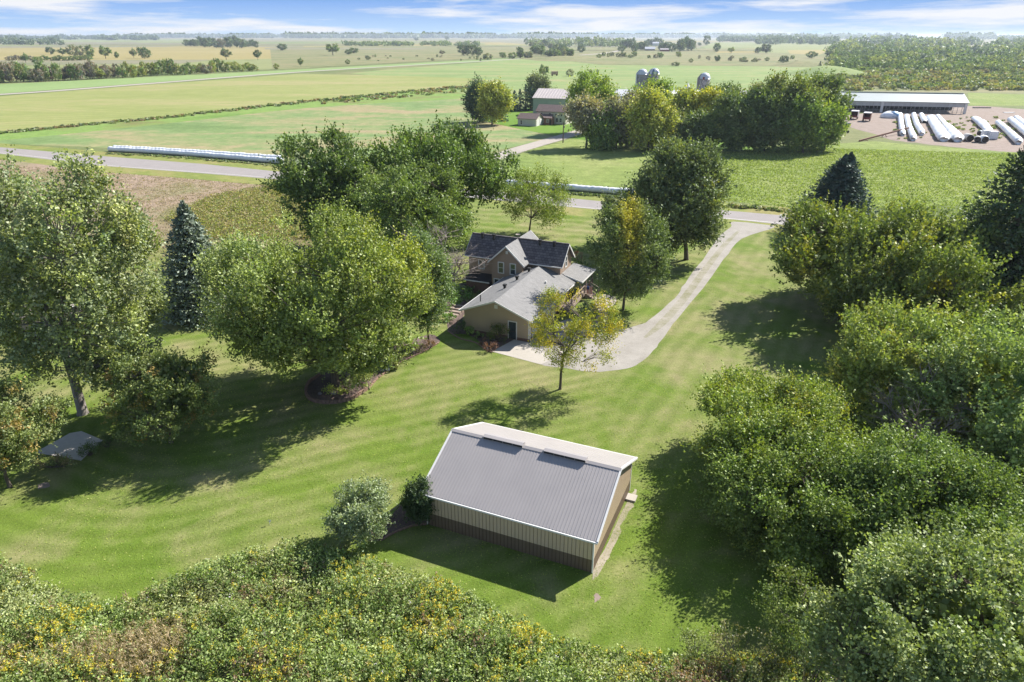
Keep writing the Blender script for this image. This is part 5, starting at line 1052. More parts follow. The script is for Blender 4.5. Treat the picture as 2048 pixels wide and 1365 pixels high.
def tote(x, y, label):
    X, Y = G(x, y); r = thing('tote_tank', label, 'tank', (X, Y, 0), -.15, 'square white tanks in the farm yard'); m = MB(); m.box(-1.1, 1.1, -1.1, 1.1, .25, 2.6); m.build('tank', PLASTIC, r)
    m = MB(); m.box(-1.2, 1.2, -1.2, 1.2, 0, .22)
    m.build('pallet', SILOC, r); m = MB()
    for a in (-1.12, 1.12):
        for b in (-1.12, 0, 1.12): m.bar((a, b, .25), (a, b, 2.65), .08)
    m.build('cage', DOME, r)
tote(1970, 277, 'square white tank standing left of its twin behind the dark ended bales'); tote(1983.5, 279, 'square white tank standing right of its twin behind the dark ended bales')
def wagon(x, y, label, slats):
    X, Y = G(x, y); r = thing('forage_wagon', label, 'wagon', (X, Y, 0), -.55, 'red forage wagons'); Lw, W, H = 5.0, 2.7, 3.3
    m = MB(); m.box(-W/2, -W/2+.1, 0, Lw, .9, H); m.box(W/2-.1, W/2, 0, Lw, .9, H); m.box(-W/2+.1, W/2-.1, Lw-.1, Lw, .9, H); m.box(-W/2+.1, W/2-.1, 0, Lw-.1, .9, 1.0); m.box(-W/2+.1, W/2-.1, .0, .08, 1.0, 1.7); m.build('box', REDP, r)
    m = MB(); m.box(-W/2-.05, W/2+.05, -.05, Lw+.05, H+.005, H+.12); m.build('roof', ROOFW, r)
    m = MB()
    for k in range(6): m.box(W/2+.005, W/2+.05, .2+k*.8, .55+k*.8, 1.0, H-.1)
    m.build('side_slats', WHITE if slats else RUST, r)
    for sx_ in (-1, 1):
        for yy in (1.0, 4.0): m = MB(); m.tube([(sx_*W/2*.9-.12, yy, .5), (sx_*W/2*.9+.12, yy, .5)], .5, 14); m.build('wheel', BLACK, r)
    m = MB(); m.bar((0, 0, .7), (0, -1.8, .5), .15); m.build('hitch', RUST, r)
wagon(1706, 240, 'red forage wagon with white slatted side, left of two', True); wagon(1731, 244, 'red forage wagon with plain dark side, right of two', False)
def misc_yard():
    r = place('feed_truck', 'small dark vehicle with white roof parked in front of the long barn', 'truck', 1723, 222, rz=.1)
    m = MB(); m.box(-2.4, .6, -1.1, 1.1, .7, 2.3); m.build('body', BLACK, r); m = MB(); m.box(-2.5, .8, -1.2, 1.2, 2.5, 2.75); m.build('roof', ROOFW, r); m = MB(); m.box(.6, 2.2, -1.0, 1.0, .6, 1.5); m.build('bonnet', GREENP, r); m = MB(); m.box(-2.2, .4, -1.12, 1.12, 2.305, 2.495); m.build('glass', GLASS, r)
    for a in (-1.6, 1.5):
        for b in (-1.05, 1.05): m = MB(); m.tube([(a, b-.15, .5), (a, b+.15, .5)], .5, 12); m.build('wheel', BLACK, r)
    r = place('tarp_pile', 'heap under a white and blue plastic sheet between the wagons and the silage bags', 'pile', 1781, 236); m = MB(); m.blob((0, 0, .6), (4.2, 3.4, 2.1), 7, 16, jit=.1); m.build('sheet', PLASTIC, r, True); m = MB(); m.blob((.5, -.9, .9), (2.7, 2.6, 1.9), 9, 12, jit=.1); m.build('blue_sheet', simple('blue_film', (.25, .42, .6), (.18, .32, .5), 1, .5), r, True)
    a = G(1718, 284); b = G(1815, 266); r = thing('irrigation_boom', 'long rusty steel boom lying across the farm track', 'boom', (a[0], a[1], 0), math.atan2(b[1]-a[1], b[0]-a[0])); Lb = math.dist(a, b)
    m = MB(); m.bar((0, 0, .3), (Lb, 0, 1.7), .35, .5); m.build('beam', RUST, r)
    for u in (.12, .5, .95): m = MB(); m.bar((Lb*u, -.9, 0), (Lb*u, 0, .3+1.4*u), .18); m.bar((Lb*u, .9, 0), (Lb*u, 0, .3+1.4*u), .18); m.build('strut', RUST, r)
    r = place('green_hopper', 'dark green hopper wagon at the right edge of the farm grove', 'wagon', 1686, 266, rz=.2); m = MB(); m.add([(-.7, -.7, 1.0), (.7, -.7, 1.0), (.7, .7, 1.0), (-.7, .7, 1.0), (-1.5, -1.5, 3.4), (1.5, -1.5, 3.4), (1.5, 1.5, 3.4), (-1.5, 1.5, 3.4)], [(3, 2, 1, 0), (0, 1, 5, 4), (1, 2, 6, 5), (2, 3, 7, 6), (3, 0, 4, 7), (4, 5, 6, 7)]); m.build('hopper', GREENP, r)
    m = MB(); m.bar((-1.2, -1.0, .8), (1.2, -1.0, .8), .2); m.bar((-1.2, 1.0, .8), (1.2, 1.0, .8), .2); m.box(-.6, .6, -.9, .9, .72, .98); m.build('chassis', BLACK, r)
    for a_ in (-1.1, 1.1):
        for b_ in (-1.15, 1.15): m = MB(); m.tube([(a_, b_-.12, .45), (a_, b_+.12, .45)], .45, 12); m.build('wheel', BLACK, r)
    r = place('feed_bunk', 'long low concrete feed trough on the grass right of the long barn', 'trough', 1948, 217, rz=-.05); m = MB(); m.box(0, 8, 0, 1.4, 0, .5); m.build('trough', CONC, r); m = MB(); m.box(.2, 7.8, .2, 1.2, .505, .56); m.build('feed', RUST, r)
    r = place('steel_sheet', 'white panel lying on the dirt at the far right of the yard', 'panel', 2010, 226.5, rz=0); m = MB(); m.box(0, 4.6, 0, 1.6, 0.02, .25); m.build('sheet', WHITE, r)
    X, Y = G(1126, 286); H = hgt(1126, 286, 244); r = thing('utility_pole', 'wooden utility pole beside the lane to the far farm', 'pole', (X, Y, 0)); m = MB(); m.tube([(0, 0, 0), (0, 0, H)], [.2, .13], 8); m.build('post', BARK, r); m = MB(); m.bar((-1.1, 0, H-.6), (1.1, 0, H-.6), .12); m.build('crossarm', BARK, r)
    m = MB(); m.tube([(.25, 0, H-1.9), (.25, 0, H-1.2)], .2, 8); m.build('transformer', STONE, r)
    r = place('hay_wagon', 'small pale wagon with hay standing in the pasture beyond the far grove', 'wagon', 1109, 152, rz=.1); m = MB(); m.box(-3, 3, -1.3, 1.3, 1.0, 1.3); m.build('deck', RUST, r); m = MB(); m.box(-2.8, 2.8, -1.2, 1.2, 1.31, 3.6); m.build('hay', simple('hay', (.45, .32, .22), (.3, .2, .14), 1.5, .9), r)
    for a_ in (-2, 2):
        for b_ in (-1.2, 1.2): m = MB(); m.tube([(a_, b_-.12, .5), (a_, b_+.12, .5)], .5, 10); m.build('wheel', BLACK, r)
    # houses of the distant farm between the woods
    for (x, y, Lx, D, h, rh, wm, rm, lb, nm) in ((1305, 92.5, 20, 12, 8, 12, WALLW, ROOFW, 'distant white farmhouse among the dark trees', 'white_house'), (1290, 102, 22, 12, 4, 8, STONE, ROOFW, 'distant grey shed with white roof below the white farmhouse', 'grey_shed'), (1320, 103.5, 20, 9, 4, 6, REDP, ROOFP, 'distant long red shed right of the grey one', 'red_shed'),
                (469, 75.5, 30, 14, 7, 11, WALLW, ROOFW, 'tiny white farmhouse above the dark grove in the golden field', 'white_house'), (384, 75, 40, 16, 7, 12, WALLW, ROOFW, 'tiny white barn on the horizon left of the dark grove', 'white_barn'), (872, 74.8, 60, 20, 6, 10, WALLW, ROOFW, 'long low white barn on the horizon', 'white_barn'), (82, 88, 22, 12, 5, 9, WALLW, ROOFP, 'tiny pale house at the right end of the far left woods', 'pale_house')):
        r = place(nm, lb, 'building', x, y, rz=-.15); m = MB(); gable(m, Lx, D, h, rh); m.build('wall', wm, r); m = MB(); groof(m, Lx, D, h, rh, .5); m.build('roof', rm, r)
misc_yard()
# grain bins on the horizon
for i, (x, top) in enumerate(((765, 63.5), (771, 64.5))):
    X, Y = G(x, 74.6); r = thing('grain_bin', 'tiny white grain bin on the horizon, '+('left' if i == 0 else 'right')+' of two', 'grain bin', (X, Y, 0)); m = MB(); m.lathe([(9, 0), (9, 24), (.3, 32)], 20); m.build('bin', ROOFW, r)

# trees of the farm grove
SP = dict(K=9, J=6)
grp = 'trees of the farm grove across the road'
grove = [  # xb, yb, top, x0, x1, bottom, tint, label
 (1185, 266, 156, 1138, 1228, 235, (.11, .15, .03), 'dense rounded bright green tree behind the far farmhouse'),
 (1172, 297, 205, 1140, 1212, 262, (.14, .135, .11), 'thin grey tree with sparse leaves beside the lane to the far farm'),
 (1204, 300, 235, 1185, 1224, 296, (.08, .12, .04), 'narrow green tree right of the thin grey tree'),
 (1232, 297, 205, 1202, 1262, 280, (.12, .12, .09), 'grey tree at the left of the farm grove front'),
 (1262, 293, 198, 1234, 1292, 275, (.105, .10, .085), 'grey purple tree left of the yellow green pair'),
 (1306, 270, 172, 1262, 1342, 230, (.10, .14, .03), 'tall bright green tree covering the foot of the two silos'),
 (1296, 303, 192, 1262, 1338, 290, (.15, .165, .045), 'tall yellow green tree at the front of the farm grove'),
 (1372, 284, 190, 1340, 1402, 250, (.15, .165, .045), 'yellow topped tree in front of the white gambrel barn'),
 (1421, 286, 192, 1398, 1448, 240, (.19, .19, .04), 'yellowest narrow topped tree right of the gambrel barn'),
 (1440, 266, 184, 1402, 1482, 215, (.06, .085, .032), 'dark green tree below the speckled silo'),
 (1348, 297, 242, 1312, 1380, 290, (.085, .10, .05), 'low grey green tree in front of the gambrel barn'),
 (1398, 299, 236, 1362, 1432, 292, (.065, .09, .035), 'low dark tree under the yellowest tree'),
 (1470, 302, 195, 1415, 1525, 292, (.06, .085, .035), 'broad dark tree in the middle of the grove front'),
 (1528, 303, 190, 1478, 1575, 295, (.055, .08, .03), 'dark tree right of the middle of the grove'),
 (1575, 300, 163, 1520, 1640, 270, (.085, .105, .035), 'tallest olive green tree at the right of the grove'),
 (1640, 292, 160, 1600, 1688, 255, (.07, .095, .038), 'dark tree at the right end of the grove beside the long barn'),
 (1605, 306, 205, 1560, 1650, 300, (.075, .11, .03), 'mid green tree at the front right of the grove'),
 (1648, 302, 215, 1622, 1680, 292, (.09, .125, .03), 'brighter green tree at the right corner of the grove'),
 (1510, 272, 180, 1485, 1545, 235, (.10, .105, .07), 'grey green tree top behind the dark trees left of the olive one'),
 (960, 244, 170, 935, 985, 232, (.045, .07, .042), 'dark tree left of the yellow willow by the far garage'),
 (984, 250, 174, 956, 1018, 232, (.15, .165, .045), 'yellow green tree in front of the dark spruces left of the far farmhouse'),
 (1074, 219, 154, 1056, 1094, 205, (.085, .10, .06), 'grey green tree behind the row of spruces by the far farmhouse'),
]
for i, (xb, yb, top, a, b, bot, tint, lb) in enumerate(grove):
    broadleaf('grove_tree', lb, xb, yb, top, a, b, bot, tuple(c*1.2 for c in tint), seed=200+i, nclump=int(70+1.1*(b-a)), K=9, J=6, leaf=.62, sprig=1.7, upb=.35 if 'yellow' not in lb else .1, lobes=10, r0=.3, group=grp, tints=[((1.3, 1.15, .8), .2)], nmain=5, jit=.3, depth=.65, rtw=.05, inner=2.5, dens=.95)
bare_tree('bare_tree', 'leafless grey tree behind the yellow tree left of the far farmhouse', 946, 240, 164, 26, seed=301, levels=3)
bare_tree('bare_tree', 'leafless brown grey tree between the farm grove trunks', 1245, 290, 212, 50, seed=302, levels=4)
bare_tree('bare_tree', 'leafless grey tree in front of the bright green tree by the lane', 1190, 290, 200, 50, seed=303, levels=4)
gs = 'row of dark spruces left of the far farmhouse'
for i, (x, t, lb) in enumerate([(968, 176, 'dark spruce poking out behind the yellow tree'), (1005, 176, 'dark spruce just right of the yellow tree'), (1029, 182, 'first dark spruce of the row after the gap'), (1040, 180, 'second dark spruce of the row'), (1051, 170, 'tall blue green spruce in the middle of the row'), (1062, 176, 'fourth dark spruce of the row'), (1069, 180, 'last dark spruce next to the machine shed')]):
    conifer('spruce_tree', lb, x, 222 if x > 1010 else 243, t, 19, (.045, .075, .06), seed=310+i, group=gs, tiers=18, per=8, leaf=.7, q=7)
for i, (x, y, ww, h, lb) in enumerate([(1250, 296, 26, 2.8, 'bush under the left of the grove'), (1335, 304, 30, 2.6, 'bush under the yellow green tree at the grove front'), (1440, 304, 34, 3.0, 'bush under the broad dark tree'), (1555, 306, 34, 2.6, 'bush at the grove front before the olive tree'), (1630, 306, 30, 2.4, 'bush at the right front corner of the grove'), (1372, 303, 24, 2.4, 'bush under the low dark tree'), (1215, 299, 22, 2.2, 'bush at the foot of the narrow green tree')]):
    shrub('grove_bush', lb, x, y, ww, h, (.085, .125, .035), 330+i, group='undergrowth bushes of the farm grove', leaf=.5, n=500)

# ------------------------------------------------------------------ distant trees: a few kinds, each instance its own object
def far_proto(kind, seed, low=False):
    rng = np.random.default_rng(seed)
    if kind == 'conifer':
        P = []; 
        for i in range(14):
            t = i/13; R = 2.2*(1-t)+.15
            for k in range(9):
                a = rng.uniform(0, 6.28); u = rng.uniform(.2, 1, 5); P.append(np.stack([R*u*np.cos(a), R*u*np.sin(a), .6+9.3*t-.2*R*u+rng.normal(0, .1, 5)], 1))
        pos = np.concatenate(P); v, f = leaves(pos, .75, rng, .8)
        nl = len(pos); tn = np.repeat(1+rng.normal(0, .15, (nl, 1))*np.ones((1, 3)), 4, 0)
    else:
        shp = {'round': ((4.6, 4.6, 4.3), 5.3, 8, .3), 'tall': ((3.0, 3.0, 4.7), 5.2, 7, .5), 'open': ((4.4, 4.4, 3.4), 6.5, 7, .3), 'bush': ((5.6, 5.2, 4.9), 4.6, 8, .4), 'wide': ((6.6, 5.2, 4.2), 5.4, 10, .3)}[kind]
        nc = 34 if low else 80
        pos, C, ci, sd_ = crown_points(rng, shp[0], shp[1], nc, 6, 4 if not low else 3, .9, shp[3], shp[2], (.36, .54), .3 if kind == 'bush' else 1.2, .25)
        v, f = leaves(pos, .8 if not low else 1.1, rng, direc=None); nl = len(pos)
        t = 1+rng.normal(0, .13, (nc, 3))*np.array([[1, .7, 1]]); tn = np.repeat(np.clip(t[ci], .4, 2), 4, 0)
    # trunk as plain quads
    m = MB(); top = 6.0; m.tube([(0, 0, -.4), (.1, 0, 2.5), (0, .1, top)], [.32, .22, .08], 6, cap=False)
    if kind in ('open', 'tall', 'wide', 'round'):
        for k in range(5): a = k*1.3; m.tube([(0, 0, 2.0+.3*k), (1.4*math.cos(a), 1.4*math.sin(a), 4.2+.2*k), (2.5*math.cos(a), 2.5*math.sin(a), 6+.2*k)], [.15, .09, .03], 4, cap=False)
    tv = np.array(m.v); tf = np.array(m.f)+len(v); V = np.concatenate([v, tv]); Fc = np.concatenate([f, tf]); mi = np.concatenate([np.zeros(len(f)), np.ones(len(tf))])
    T = np.concatenate([tn, np.ones((len(tv), 3))]); z = V[:len(v), 2].max(); V = V*(10.0/z)
    return np_mesh('far_'+kind, V, Fc, [LEAF, BARK], T, mi)
PROTO = {k: [far_proto(k, 500+10*j+i) for i in range(2)] for j, k in enumerate(('round', 'tall', 'open', 'bush', 'wide', 'conifer'))}
HALFW = dict(round=4.6, tall=3.1, open=4.5, bush=5.6, wide=6.6, conifer=2.3)
rgf = random.Random(77); FT = 0
def ftree(x, y, hpx, wpx, kind, tint, label, group=None, name=None, z=0.0, cat=None):
    global FT; FT += 1
    X, Y = G(x, y); H = hgt(x, y, y-hpx); W = wpx/2/ppm(X, Y)
    o = link(name or ('bush' if kind == 'bush' else 'spruce_tree' if kind == 'conifer' else 'field_tree'), PROTO[kind][FT % 2])
    o.location = (X, Y, z); sz = H/10; sx_ = W/HALFW[kind]; o.scale = (sx_, sx_*.9, sz); o.rotation_euler = (0, 0, rgf.uniform(0, 6.28)); q = rgf.uniform(.88, 1.12)
    o.color = (tint[0]*q, tint[1]*q, tint[2]*q, 1); tag(o, label, cat or ('bush' if kind == 'bush' else 'tree'), group); return o
DG = (.065, .09, .045); MG = (.095, .125, .05); YG = (.135, .155, .045); GP = (.125, .115, .10); SG = (.12, .13, .085)
# isolated trees in the fields, one label each
iso = [
 (102, 109.5, 16, 19, 'round', DG, 'small dark field tree, leftmost of the loose row of trees above the hedgerow'), (126, 112, 17, 20, 'open', DG, 'dark round field tree, second in the loose row above the hedgerow'), (147, 114, 26, 26, 'wide', SG, 'big broad grey green tree in the loose row above the hedgerow'),
 (162, 113, 23, 18, 'round', SG, 'grey green tree leaning against the big broad one in the loose row'), (183, 116, 27, 16, 'tall', MG, 'slim green tree in the middle of the loose row'), (212, 118, 29, 25, 'open', MG, 'tall green tree with a bushy foot, right in the loose row'), (235, 117, 14, 9, 'tall', MG, 'small thin tree alone right of the loose row'),
 (268, 117, 22, 16, 'open', SG, 'pale open tree beside a dark round one in the golden field'), (290, 118, 25, 26, 'round', DG, 'dark round tree beside a pale open one in the golden field'), (52, 126, 21, 17, 'open', MG, 'green tree rising from the left end of the hedgerow'), (77, 131, 18, 21, 'wide', MG, 'spreading green tree behind the left part of the hedgerow'),
 (453, 120, 26, 23, 'open', SG, 'pale open tree against the golden field above the hedgerow'), (516, 121, 22, 18, 'open', DG, 'small dark crooked tree at the right end of the golden field'), (564.5, 101.5, 15, 21, 'round', DG, 'dark round tree alone below the distant stubble'),
 (666, 111, 25, 28, 'open', MG, 'bushy double tree at the right end of the golden field'), (697, 109.5, 11, 14, 'round', DG, 'small dark tree right of the bushy double tree'), (553, 139, 13, 14, 'bush', YG, 'small rounded bush alone right of the hedgerow end'), (602, 134, 20, 13, 'open', MG, 'small crooked tree at the edge of the bright green strip'), (696, 129, 11, 11, 'bush', MG, 'small bush right of the reddish weeds'),
 (707, 107, 12, 19, 'round', DG, 'dark bush tree left of the rough pasture'), (736, 120, 9, 12, 'bush', DG, 'small dark bush in the rough pasture'), (884, 110.5, 11, 13, 'open', GP, 'grey thin tree left of the big dark cluster in the pasture'), (928, 112, 24, 26, 'round', DG, 'dark tree, left in the big dark cluster in the rough pasture'), (945, 112, 25, 28, 'wide', DG, 'dark broad tree, middle of the big dark cluster in the rough pasture'),
 (957, 113, 20, 18, 'round', DG, 'dark tree, right in the big dark cluster in the rough pasture'), (975, 120, 14, 24, 'bush', SG, 'grey green bush beside the field lane'), (1006, 117, 13, 15, 'round', MG, 'round tree right of the field lane bend'), (1025, 118, 14, 17, 'round', MG, 'bushy green tree left of the dense wood'), (1040, 117, 24, 20, 'tall', DG, 'tall dark tree at the left edge of the dense wood'),
 (833, 82, 7, 8, 'round', DG, 'tiny round tree alone on the distant field'), (894, 80, 8, 10, 'round', DG, 'tiny dark tree below the horizon barn'), (1087, 156.5, 30, 22, 'open', MG, 'slender open tree standing in the pasture above the far farm'), (1140, 153, 16, 19, 'bush', SG, 'grey green round bush in the pasture right of the slender tree'), (1181, 148.5, 9, 10, 'bush', SG, 'small pale bush in the pasture'), (1195, 145.5, 6, 6, 'bush', DG, 'tiny dark bush in the pasture'),
 (1413, 91.5, 22, 20, 'wide', DG, 'tall dark tree right of the distant farm'), (1433, 105, 20, 15, 'round', MG, 'rounded tree below and right of the tall dark tree'), (1462, 107, 14, 15, 'open', YG, 'yellowish open tree on the golden strip'), (1515, 107.5, 14, 13, 'round', DG, 'small dark tree left of its taller partner'), (1532, 107, 20, 21, 'tall', DG, 'taller dark tree beside a small one on the golden strip'),
 (1399, 92, 7, 8, 'round', DG, 'tiny tree left of the tall dark tree'), (1434, 124.5, 15, 14, 'open', DG, 'dark ragged tree in the rough strip'), (1382, 125.5, 9, 10, 'bush', MG, 'small round bush in the pasture right of the distant farm'), (1567, 126, 15, 21, 'bush', DG, 'dark bushy tree in the pasture above the grove'), (1487, 124.5, 6, 17, 'bush', SG, 'low flat bush in the rough strip'), (1509, 124.5, 6, 15, 'bush', SG, 'second low flat bush in the rough strip'),
 (1622, 117, 15, 30, 'wide', DG, 'wide dark tree left of the thicket'), (1639, 136, 14, 12, 'conifer', DG, 'small pointed dark tree at the foot of the mound'), (1829.6, 177, 12, 22, 'bush', (.17, .20, .035), 'bright yellow green bush just behind the long barn roof'), (1351, 132.5, 9, 20, 'bush', SG, 'grey green bush row end in the pasture'), (1320, 116.5, 12, 14, 'round', MG, 'green tree in front of the distant farm sheds'), (1311, 117, 9, 12, 'bush', GP, 'greyish bush in front of the distant farm sheds'),
 (1357, 115, 12, 12, 'round', YG, 'yellow green tree right of the distant red shed'), (1298, 117, 7, 8, 'bush', MG, 'small bush below the distant farm'), (1268, 113, 11, 12, 'open', YG, 'yellowish tree left of the distant farm'), (1246, 116, 14, 14, 'open', SG, 'pale tree at the left of the distant farm'),
]
for a in iso: ftree(*a)
# hedgerow of mixed trees behind the bright green strip
hed = []
x = -14
for i in range(46):
    yb = np.interp(x, [0, 150, 350, 540], [167, 162, 151.5, 142]); top = np.interp(x, [0, 150, 300, 350, 540], [40, 36, 31, 30, 19])*rgf.uniform(.65, 1.2)
    k = rgf.choice(['bush', 'bush', 'round', 'tall', 'wide'])
    tn = GP if (x < 240 or 395 < x < 430) and rgf.random() < .62 else (YG if x > 190 and rgf.random() < .7 else MG)
    lb = {id(GP): 'grey leaved tree in the long mixed hedgerow behind the bright green strip', id(YG): 'yellow green rounded tree in the long mixed hedgerow behind the bright green strip', id(MG): 'mid green tree in the long mixed hedgerow behind the bright green strip'}[id(tn)]
    ftree(x, yb-rgf.uniform(0, 3), top, rgf.uniform(18, 27)*(1.25 if x < 100 else 1), k, tn, lb, {id(GP): 'grey hedgerow trees', id(YG): 'yellow green hedgerow trees', id(MG): 'mid green hedgerow trees'}[id(tn)], 'hedgerow_tree', cat='tree'); x += rgf.uniform(9, 14.5)
for i in range(12):
    ftree(20+i*14+rgf.uniform(-3, 3), 121.5+rgf.uniform(-.7, .7), rgf.uniform(8, 12), 21, 'bush', MG if i > 3 else GP, 'low bushy tree of the short hedge below the loose row of trees', 'short hedge below the loose tree row', 'hedge_bush')
for i in range(20):
    ftree(374+i*7.3+rgf.uniform(-2, 2), 97.5-rgf.uniform(0, 5), rgf.uniform(14, 24)*(1-.35*abs(i/9.5-1)**3), rgf.uniform(15, 22), rgf.choice(['round', 'wide', 'tall']), GP if 8 < i < 11 else DG, 'tree in the dark oval grove standing in the golden field', 'dark oval grove in the golden field', 'grove_tree')
for i in range(22):
    ftree(1242+i*6.8+rgf.uniform(-2, 2), rgf.uniform(94, 106) if i not in (8, 9, 10, 11) else 92, rgf.uniform(13, 24)*(1.15 if i < 4 or i > 16 else .8), rgf.uniform(14, 22), rgf.choice(['round', 'wide', 'tall']), DG, 'dark tree sheltering the distant white farmhouse', 'dark trees round the distant farm', 'shelter_tree')
for i in range(34):
    x = 1052+rgf.random()*112; y = 119-rgf.random()*30*(1-.5*(x-1050)/120)
    ftree(x, y, rgf.uniform(12, 20), rgf.uniform(13, 20), rgf.choice(['round', 'tall', 'bush']), rgf.choice([DG, MG, MG, SG]), 'tree in the dense wood left of the distant farm', 'dense wood left of the distant farm', 'wood_tree')
for i in range(9):
    ftree(1199+i*9+rgf.uniform(-3, 3), 115+rgf.uniform(-3, 2), rgf.uniform(6, 10), rgf.uniform(9, 14), 'bush', rgf.choice([MG, SG]), 'small bush in the row right of the dense wood', 'bush row right of the dense wood', 'bush')
for i in range(22):
    ftree(705+rgf.random()*260, 113+rgf.random()*10, rgf.uniform(2.5, 6), rgf.uniform(4, 8), 'bush', rgf.choice([DG, MG, GP]), 'scattered small bush in the rough pasture', 'small bushes scattered in the rough pasture', 'bush')
for i in range(16):
    ftree(1380+rgf.random()*230, 117+rgf.random()*8, rgf.uniform(3, 9), rgf.uniform(6, 12), 'bush', rgf.choice([DG, MG, GP, SG]), 'small bush in the rough strip above the pasture', 'small bushes in the rough strip', 'bush')
for i in range(6):
    ftree(1893+i*8, 79, rgf.uniform(7, 10), 13, 'wide', DG, 'tree of the dark clump on the skyline above the thicket', 'dark skyline clump above the thicket', 'skyline_tree')
ftree(1928, 79, 15, 24, 'open', DG, 'tall feathery tree on the skyline, left of the pair above the thicket'); ftree(1975, 79, 15, 26, 'wide', DG, 'tall spreading tree on the skyline, right of the pair above the thicket'); ftree(1777, 81, 17, 13, 'open', DG, 'lone tall tree on the skyline left above the thicket'); ftree(1790, 81, 13, 12, 'open', DG, 'smaller tall tree right of the lone skyline tree')

# woods one cannot count: merged masses of the same crowns
def mass(name, label, pts, cat='woods', seed=1, zs=1.0, leafn=60):
    """pts: list of (x, y, h_px, w_px, tint). every crown is a lobe of leaf faces; all in one mesh with a short trunk each"""
    rng = np.random.default_rng(seed); V = []; Tn = []; P0 = np.array(G(pts[0][0], pts[0][1]))
    for (x, y, hp, wp, tint) in pts:
        X, Y = G(x, y); s = ppm(X, Y); H = hp/s*1.06; W = wp/2/s
        d = unit(rng.normal(0, 1, (leafn, 3))); r = rng.uniform(.6, 1.0, (leafn, 1)); lob = 1+.22*np.sin(d[:, :1]*5+x)+.18*np.sin(d[:, 1:2]*6+y*3)
        p = d*r*lob*np.array([W, W*.9, H*.47])+np.array([X-P0[0], Y-P0[1], H*.5]); p[:, 2] = np.maximum(p[:, 2], .2)
        v, f = leaves(p, max(W, H/2)*(9.5/leafn**.5)*.42, rng, .4); V.append(v); Tn.append(np.repeat(np.array(tint)*(1+rng.normal(0, .12, (leafn, 1))), 4, 0))
    V = np.concatenate(V); Tn = np.clip(np.concatenate(Tn), .01, 1); me = np_mesh(name, V, np.arange(len(V)).reshape(-1, 4), [LEAF], Tn); o = link(name, me); o.location = (P0[0], P0[1], 0); o.color = (1, 1, 1, 1)
    return tag(o, label, cat, kind='stuff')
def band(x0, x1, y0, y1, h0, h1, n, tints, w=(10, 18), rg=None, yf=None):
    rg = rg or random.Random(int(x0*7+y0)); out = []
    for i in range(n):
        x = rg.uniform(x0, x1); y = rg.uniform(y0, y1) if yf is None else yf(x, rg); hp = rg.uniform(h0, h1); out.append((x, y, hp, rg.uniform(*w), rg.choice(tints)))
    return out
FD = [(.055, .078, .04), (.065, .085, .042), (.05, .07, .042)]
mass('far_woods', 'dark woods on the left horizon', band(-300, 125, 82, 91, 6, 11, 130, FD)+band(-300, 240, 76.5, 80, 4, 7, 120, FD, (12, 22))+band(205, 312, 79, 81, 6, 9, 50, FD), seed=1, leafn=40)
mass('far_woods', 'dark woods along the middle horizon', band(250, 700, 75, 76.2, 4, 7, 150, FD, (14, 26))+band(572, 692, 76, 77.5, 7, 11, 60, FD)+band(430, 545, 76, 77, 4, 8, 40, FD), seed=2, leafn=40)
mass('far_woods', 'long tree line on the horizon beyond the distant farm', band(690, 1120, 75.5, 77.5, 5, 10, 190, FD, (12, 22))+band(1110, 1440, 75, 76, 4, 7.5, 130, FD, (14, 24)), seed=3, leafn=40)
mass('far_woods', 'dark woods between the right pasture and the horizon', band(1437, 1520, 82, 84.5, 7, 10, 60, FD)+band(1515, 1672, 83, 90, 8, 14, 110, FD)+band(1440, 1720, 75.5, 79, 5, 8, 150, FD, (12, 22))+band(1700, 1820, 76.5, 79, 5, 9, 50, FD), seed=4, leafn=45)
mass('far_woods', 'skyline woods at the far right', band(1890, 1985, 78.5, 79.5, 8, 12, 60, FD)+band(1985, 2500, 78, 82, 4, 9, 120, FD), seed=5, leafn=45)
mass('scrub_band', 'band of young green trees across the rough pasture', band(690, 960, 90, 93, 5, 9, 120, [MG, DG, MG], (8, 14))+band(1060, 1245, 88, 95, 8, 14, 120, [MG, DG, SG], (9, 15)), seed=6, leafn=50)
TH_ = [(.075, .105, .045), (.10, .125, .05), (.06, .085, .042), (.13, .145, .06), (.09, .10, .06), (.115, .13, .065)]
def yth(x, rg): t = rg.random(); return np.interp(t, [0, 1], [88 if x > 1690 else 97, 142+(x-1650)*.02])
mass('thicket', 'dense wooded thicket covering the rise behind the long barn', band(1660, 2500, 88, 142, 10, 17, 900, TH_[:3]+TH_[2:4], (10, 34), yf=yth), seed=7, leafn=75)
mass('thicket', 'yellowing low scrub between the thicket and the long barn', band(1655, 2500, 140, 181, 2, 9, 1500, TH_+[(.17, .16, .055), (.14, .12, .075)], (8, 30), yf=lambda x, rg: max(rg.uniform(138, 182), 150 if x < 1700 else 0)), seed=8, leafn=50)
mass('ditch_weeds', 'line of dark weeds along the ditch between the two left fields', [(x, np.interp(x, [0, 330, 640, 900, 940], [266, 236, 201, 177, 175])+rgf.uniform(-1, 3), rgf.uniform(2, 4.5), rgf.uniform(6, 13), rgf.choice([DG, MG, SG, (.14, .11, .07)])) for x in np.linspace(-40, 940, 260)], 'weeds', seed=9, leafn=26)
mass('ditch_weeds', 'scattered reddish weeds in the ditch left of the far farm', band(640, 930, 178, 205, 2, 4, 90, [(.15, .12, .08), MG, (.12, .14, .05)], (6, 12), yf=lambda x, rg: np.interp(x, [640, 930], [206, 180])+rg.uniform(-3, 5)), 'weeds', seed=10, leafn=26)
